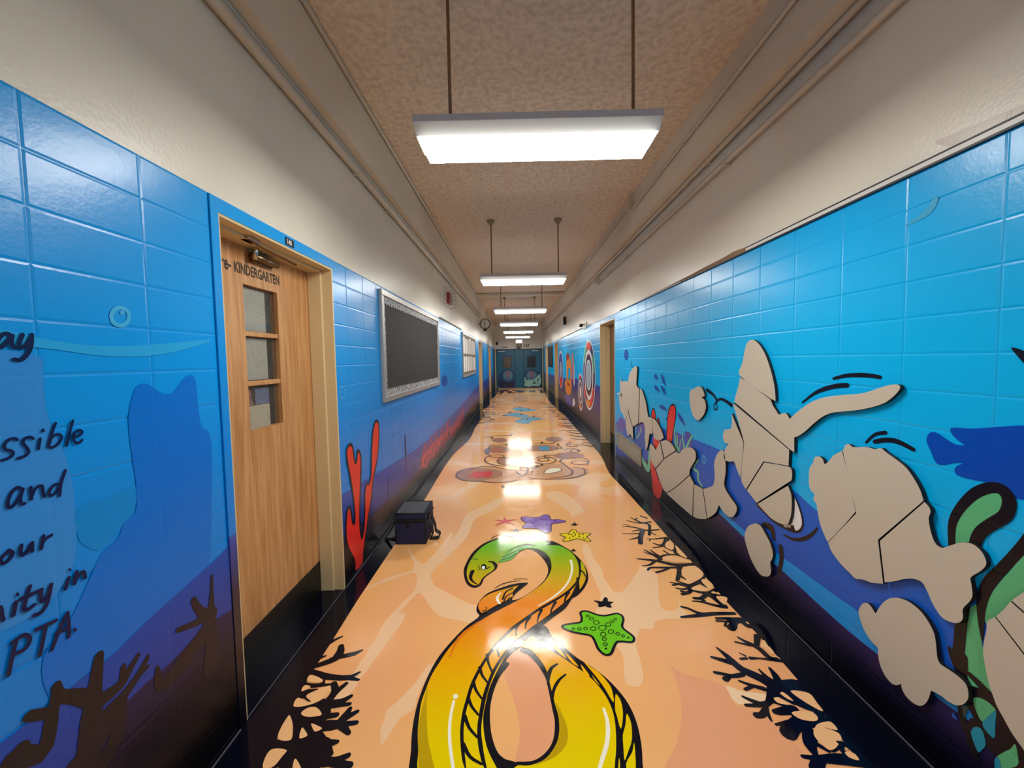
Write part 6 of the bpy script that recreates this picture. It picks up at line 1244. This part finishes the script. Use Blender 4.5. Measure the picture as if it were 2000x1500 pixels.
# ---------------- notice boards ----------------
def board(lab,y0,y1,z0,z1,panel):
    t=thing('notice_board',lab,'notice board',(XL,(y0+y1)/2,z0)); w=.05
    for a,b in (((y0,z0),(y1,z0+w)),((y0,z1-w),(y1,z1)),((y0,z0+w),(y0+w,z1-w)),((y1-w,z0+w),(y1,z1-w))): MB().box((XL+.0005,a[0],a[1]),(XL+.032,b[0],b[1]),'aluminium',.004).build('frame_rail',t)
    MB().box((XL+.0005,y0+w,z0+w),(XL+.016,y1-w,z1-w),panel).build('panel',t); return t
b1=board('large black notice board with a grey scalloped paper border on the left wall',3.36,5.83,1.172,2.168,'black_board')
def scallop(y0,y1,zf,dz,n):
    mb=MB(); vs=[];N=n*6
    for i in range(N+1):
        y=y0+(y1-y0)*i/N; sc_=abs(math.sin(math.pi*i/6)); vs+=[(XL+.018,y,zf),(XL+.018+.004*sc_,y,zf+dz*(.72+.28*sc_))]
    mb.add(vs,[(2*i,2*i+2,2*i+3,2*i+1) for i in range(N)],'border_paper'); mb.build('border_strip',b1,label='grey scalloped paper border')
scallop(3.41,5.78,2.118,-.075,34); scallop(3.41,5.78,1.222,.07,34)
for ya,sg in ((3.41,1),(5.78,-1)):
    mb=MB(); vs=[]
    for i in range(61):
        z=1.222+(2.118-1.222)*i/60; vs+=[(XL+.0185,ya,z),(XL+.02,ya+sg*(.045+.012*abs(math.sin(math.pi*i/4))),z)]
    mb.add(vs,[(2*i,2*i+1,2*i+3,2*i+2) for i in range(60)],'border_paper'); mb.build('border_strip',b1)
b2=board('small framed notice board hung with rows of white papers on the far left wall',8.5,11.15,1.15,2.165,'taupe')
random.seed(3)
for r_ in range(2):
    for i in range(7):
        y=8.62+i*.355; z=1.27+r_*.42
        MB().box((XL+.0165,y,z),(XL+.019,y+.26,z+.36+random.uniform(-.02,.02)),'paper_white').build('paper',b2)
MB().box((XL+.0195,9.7,1.93),(XL+.022,10.1,2.09),'paper_white').build('paper',b2)
b3=thing('display_board','dark framed display board on the far right wall','notice board',(XR,16.6,1.2))
MB().box((XR-.03,15.6,1.2),(XR-.0005,17.7,2.1),'black_plastic',.004).build('frame',b3); MB().box((XR-.034,15.7,1.26),(XR-.03,17.6,2.04),'dark_void').build('panel',b3)
# ---------------- clock, alarm, camera, speaker, sign ----------------
ck=thing('wall_clock','round black rimmed double sided clock projecting from the left wall','clock',(-.99,12.85,2.73)); cx,cy,cz=-.99,12.8,2.73
cm=MB(); N=28; R=.178
vs=[(cx+R*math.cos(2*math.pi*k/N)*f,cy+d,cz+R*math.sin(2*math.pi*k/N)*f) for f,d in ((1,0),(1,.07),(.86,-.012),(.86,.0)) for k in range(N)]
fs=[(k,N+k,N+(k+1)%N,(k+1)%N) for k in range(N)]+[(2*N+k,k,(k+1)%N,2*N+(k+1)%N) for k in range(N)]+[tuple(range(N,2*N))]
cm.add(vs,fs,'black_plastic',True); cm.build('rim',ck)
fc=MB(); fc.add([(cx+R*.87*math.cos(2*math.pi*k/N),cy-.004,cz+R*.87*math.sin(2*math.pi*k/N)) for k in range(N)],[tuple(range(N))],'clock_face'); fc.build('face',ck)
for k in range(12):
    a=2*math.pi*k/12; c_,s_=math.cos(a),math.sin(a); r0,r1=R*.66,R*.8; h=.008
    MB().add([(cx+c_*r0-s_*h,cy-.006,cz+s_*r0+c_*h),(cx+c_*r1-s_*h,cy-.006,cz+s_*r1+c_*h),(cx+c_*r1+s_*h,cy-.006,cz+s_*r1-c_*h),(cx+c_*r0+s_*h,cy-.006,cz+s_*r0-c_*h)],[(0,1,2,3)],'black_plastic').build('hour_mark',ck)
MB().box((cx-.008,cy-.009,cz-.13),(cx+.008,cy-.007,cz+.01),'black_plastic').build('minute_hand',ck); MB().box((cx-.022,cy-.011,cz-.005),(cx-.002,cy-.009,cz+.08),'black_plastic').build('hour_hand',ck)
MB().box((cx-.06,cy+.01,cz-.235),(cx+.06,cy+.06,cz-.165),'black_plastic',.012).build('base',ck); MB().tube([(XL,cy+.035,cz),(cx-.17,cy+.035,cz)],.02,'black_plastic',8).build('bracket',ck)
al=thing('fire_alarm','red fire alarm strobe inside a wire guard high on the left wall','fire alarm',(XL,6.8,2.62))
MB().box((XL,6.7,2.53),(XL+.055,6.95,2.72),'alarm_red',.006).build('body',al); MB().box((XL+.055,6.93,2.55),(XL+.075,6.95,2.7),'clear_lens',.004).build('strobe_lens',al)
MB().box((XL,6.45,2.48),(XL+.012,7.15,2.77),'white_paint',.003).build('back_plate',al)
cg=MB()
for z in (2.49,2.56,2.63,2.70,2.76):
    cg.tube([(XL,6.48,z),(XL+.11,6.5,z),(XL+.11,7.1,z),(XL,7.12,z)],.003,'wire_grey',6)
for y in (6.5,6.7,6.9,7.1): cg.tube([(XL+.11,y,2.49),(XL+.11,y,2.76)],.003,'wire_grey',6)
cg.build('wire_guard',al); 
cm=thing('security_camera','small dark camera on a white bracket above the printed rings','camera',(XR,8.3,2.2))
MB().box((XR-.02,8.15,2.16),(XR,8.5,2.31),'white_paint',.005).build('back_plate',cm); MB().tube([(XR-.02,8.32,2.27),(XR-.06,8.32,2.25)],.015,'white_paint',8).build('arm',cm)
MB().tube([(XR-.1,8.42,2.24),(XR-.1,8.36,2.24),(XR-.1,8.26,2.235),(XR-.1,8.22,2.23)],[.02,.038,.04,.034],'black_plastic',12).build('body',cm); MB().tube([(XR-.1,8.22,2.23),(XR-.1,8.205,2.23)],.024,'lens_glass',12).build('lens',cm)
sp=thing('wall_speaker','slim black wall speaker between the conduit and the blue wall on the far right','speaker',(XR,11.4,2.55))
MB().box((XR-.09,11.3,2.53),(XR-.02,11.5,2.76),'black_plastic',.008).build('body',sp); MB().box((XR-.02,11.28,2.56),(XR,11.52,2.74),'white_paint',.003).build('bracket',sp); MB().box((XR-.095,11.27,2.55),(XR-.03,11.3,2.74),'dark_void').build('grille',sp)
ex=thing('exit_sign','white lit exit sign box above the centre of the end doors','exit sign',(.18,YE,2.4))
MB().box((.0,YE-.1,2.40),(.4,YE,2.62),'white_paint',.008).build('box',ex); MB().box((.03,YE-.104,2.42),(.37,YE-.1,2.60),'exit_face').build('face',ex)
el=thing('emergency_light','beige emergency light unit under the exit sign','emergency light',(.18,YE,2.2))
MB().box((.03,YE-.09,2.22),(.35,YE,2.38),'canopy_beige',.02).build('body',el); MB().box((.08,YE-.07,2.12),(.28,YE,2.2),'black_plastic',.005).build('battery_box',el); MB().tube([(.33,YE-.1,2.19),(.33,YE-.06,2.2)],.035,'white_paint',10).build('lamp_head',el)
text('147',.24,(.44,YE-.002,2.19),(1,0,0),(0,0,1),'text_dark',WALL['E'],name='room_number',xs=.9)
sg=thing('door_sign','small faded sign above the left end door','sign',(-.6,YE,2.2)); MB().box((-.78,YE-.008,2.19),(-.42,YE,2.24),'taupe',.002).build('plate',sg)
bl=thing('door_bell','small dark bell on the end wall at the left','bell',(-1.0,YE,2.45)); MB().tube([(-1.0,YE-.05,2.45),(-1.0,YE-.02,2.45),(-1.0,YE,2.45)],[.04,.06,.065],'black_plastic',12).build('dome',bl); MB().box((-1.05,YE-.02,2.34),(-.95,YE,2.4),'black_plastic',.004).build('box',bl)
# vent at the foot of the right wall, rod by the cutout
vt=thing('wall_vent','beige wall vent cover low on the right wall by the first door','vent',(XR,5.3,.2))
va=(4.62,5.72); vz=(.20,.42)
for a,b in (((va[0],vz[0]),(va[1],vz[0]+.03)),((va[0],vz[1]-.03),(va[1],vz[1])),((va[0],vz[0]+.03),(va[0]+.03,vz[1]-.03)),((va[1]-.03,vz[0]+.03),(va[1],vz[1]-.03))): MB().box((XR-.014,a[0],a[1]),(XR-.003,b[0],b[1]),'vent_beige',.003).build('frame_rail',vt)
for i in range(7): z=vz[0]+.04+i*.021; MB().add([(XR-.004,va[0]+.03,z+.014),(XR-.004,va[1]-.03,z+.014),(XR-.013,va[1]-.03,z),(XR-.013,va[0]+.03,z)],[(0,1,2,3)],'vent_beige').build('slat',vt)
rd=thing('wall_hook','short white metal hook on the right wall before the seated cutout','hook',(XR,5.45,1.0))
MB().tube([(XR-.012,5.46,1.005),(XR-.075,5.46,1.02)],.011,'white_paint',8).build('rod',rd); MB().box((XR-.02,5.43,.98),(XR-.003,5.49,1.03),'white_paint',.003).build('plate',rd)
# ---------------- cooler bag ----------------
bx0,bx1,by0,by1=-1.03,-.772,3.125,3.42; bh=.262
bg=thing('cooler_bag','navy cooler bag with black trim and shoulder strap on the floor at the left wall','bag',((bx0+bx1)/2,(by0+by1)/2,0))
MB().box((bx0,by0,.002),(bx1,by1,.188),'navy_fabric',.012).build('body',bg); MB().box((bx0-.003,by0-.003,.186),(bx1+.003,by1+.003,.212),'black_fabric',.006).build('zip_band',bg)
MB().box((bx0,by0,.21),(bx1,by1,bh),'navy_fabric',.012).build('lid',bg); MB().box((bx0+.018,by0+.02,bh-.002),(bx1-.022,by1-.015,bh+.003),'grey_lining',.001).build('top_panel',bg,label='dark grey top panel')
pp=MB(); z=bh-.002; pp.tube([(bx0+.006,by0+.006,z),(bx1-.006,by0+.006,z),(bx1-.006,by1-.006,z),(bx0+.006,by1-.006,z),(bx0+.006,by0+.006,z)],.007,'black_fabric',8)
for x_ in (bx0+.004,bx1-.004): pp.tube([(x_,by0+.004,.01),(x_,by0+.004,bh-.01)],.006,'black_fabric',8)
pp.build('piping',bg); MB().tube([(bx0+.014,by0+.02,bh+.004),(bx0+.014,by1-.015,bh+.004)],.003,'piping_grey',6).build('piping_edge',bg)
MB().box(((bx0+bx1)/2-.03,by0-.008,.145),((bx0+bx1)/2-.01,by0-.002,.2),'black_fabric',.002).build('pull_tab',bg)
def strap(pts,wd,nm):
    q=[Vector(p) for p in pts]; q2=[]
    for i in range(len(q)-1):
        a=q[max(i-1,0)];b=q[i];c_=q[i+1];d=q[min(i+2,len(q)-1)]
        for k in range(5):
            t=k/5; q2.append(.5*((2*b)+(c_-a)*t+(2*a-5*b+4*c_-d)*t*t+(3*b-a-3*c_+d)*t**3))
    q2.append(q[-1]); mb=MB(); vs=[];fs=[]
    for i,p in enumerate(q2):
        d=(q2[min(i+1,len(q2)-1)]-q2[max(i-1,0)]).normalized(); n=d.cross(Vector((0,1,0)));n=n.normalized()*.0035 if n.length>1e-3 else Vector((.0035,0,0)); y=Vector((0,wd/2,0))
        vs+=[p-y+n,p+y+n,p+y-n,p-y-n]
    for i in range(len(q2)-1):
        for k in range(4): fs.append((4*i+k,4*i+(k+1)%4,4*i+4+(k+1)%4,4*i+4+k))
    fs+=[(3,2,1,0),tuple(len(vs)-4+k for k in range(4))]; mb.add(vs,fs,'black_fabric'); return recalc(mb.build(nm,bg))
ym=(by0+by1)/2-.04
strap([(bx1+.002,ym,.2),(bx1+.012,ym,.24),(bx1+.028,ym,.2),(bx1+.055,ym,.12),(bx1+.06,ym,.075),(bx1+.092,ym,.05),(bx1+.085,ym,.018),(bx1+.045,ym,.006),(bx1+.008,ym,.008),(bx1+.034,ym,.05),(bx1+.012,ym,.12)],.05,'strap')
strap([(bx0-.002,ym,.2),(bx0-.025,ym,.17),(bx0-.06,ym,.1),(bx0-.1,ym,.035),(bx0-.12,ym,.006),(bx0-.06,ym,.006),(bx0-.01,ym,.03)],.034,'strap')
for x_ in (bx0-.004,bx1+.004): MB().box((x_-.006,ym-.022,.188),(x_+.006,ym+.022,.212),'black_plastic',.002).build('buckle',bg)

# thin sealant beads where the walls meet the floor
for sd,sg in (('L',1),('R',-1)):
    X=XL if sd=='L' else XR; mb=MB(); ys=[YB]+[q for o in OPEN[sd] for q in o[:2]]+[YE]
    for i in range(0,len(ys),2):
        y0=ys[i]+(.001 if i else 0); y1=ys[i+1]-(.042 if sd=='L' and i==0 else .001)
        mb.prism([(0,0),(1,0),(0,1)],0,1,'bead') if 0 else mb.box((X+sg*.0075,y0,.0045),(X+sg*.013,y1,.010),'bead')
    mb.build('baseboard_left' if sd=='L' else 'baseboard_right',kind='structure',label='thin grey sealant bead along the foot of the wall')
MB().box((XL-.004,1.57,.003),(XL+.001,2.5,.0045),'bead').build('threshold_line',floor)
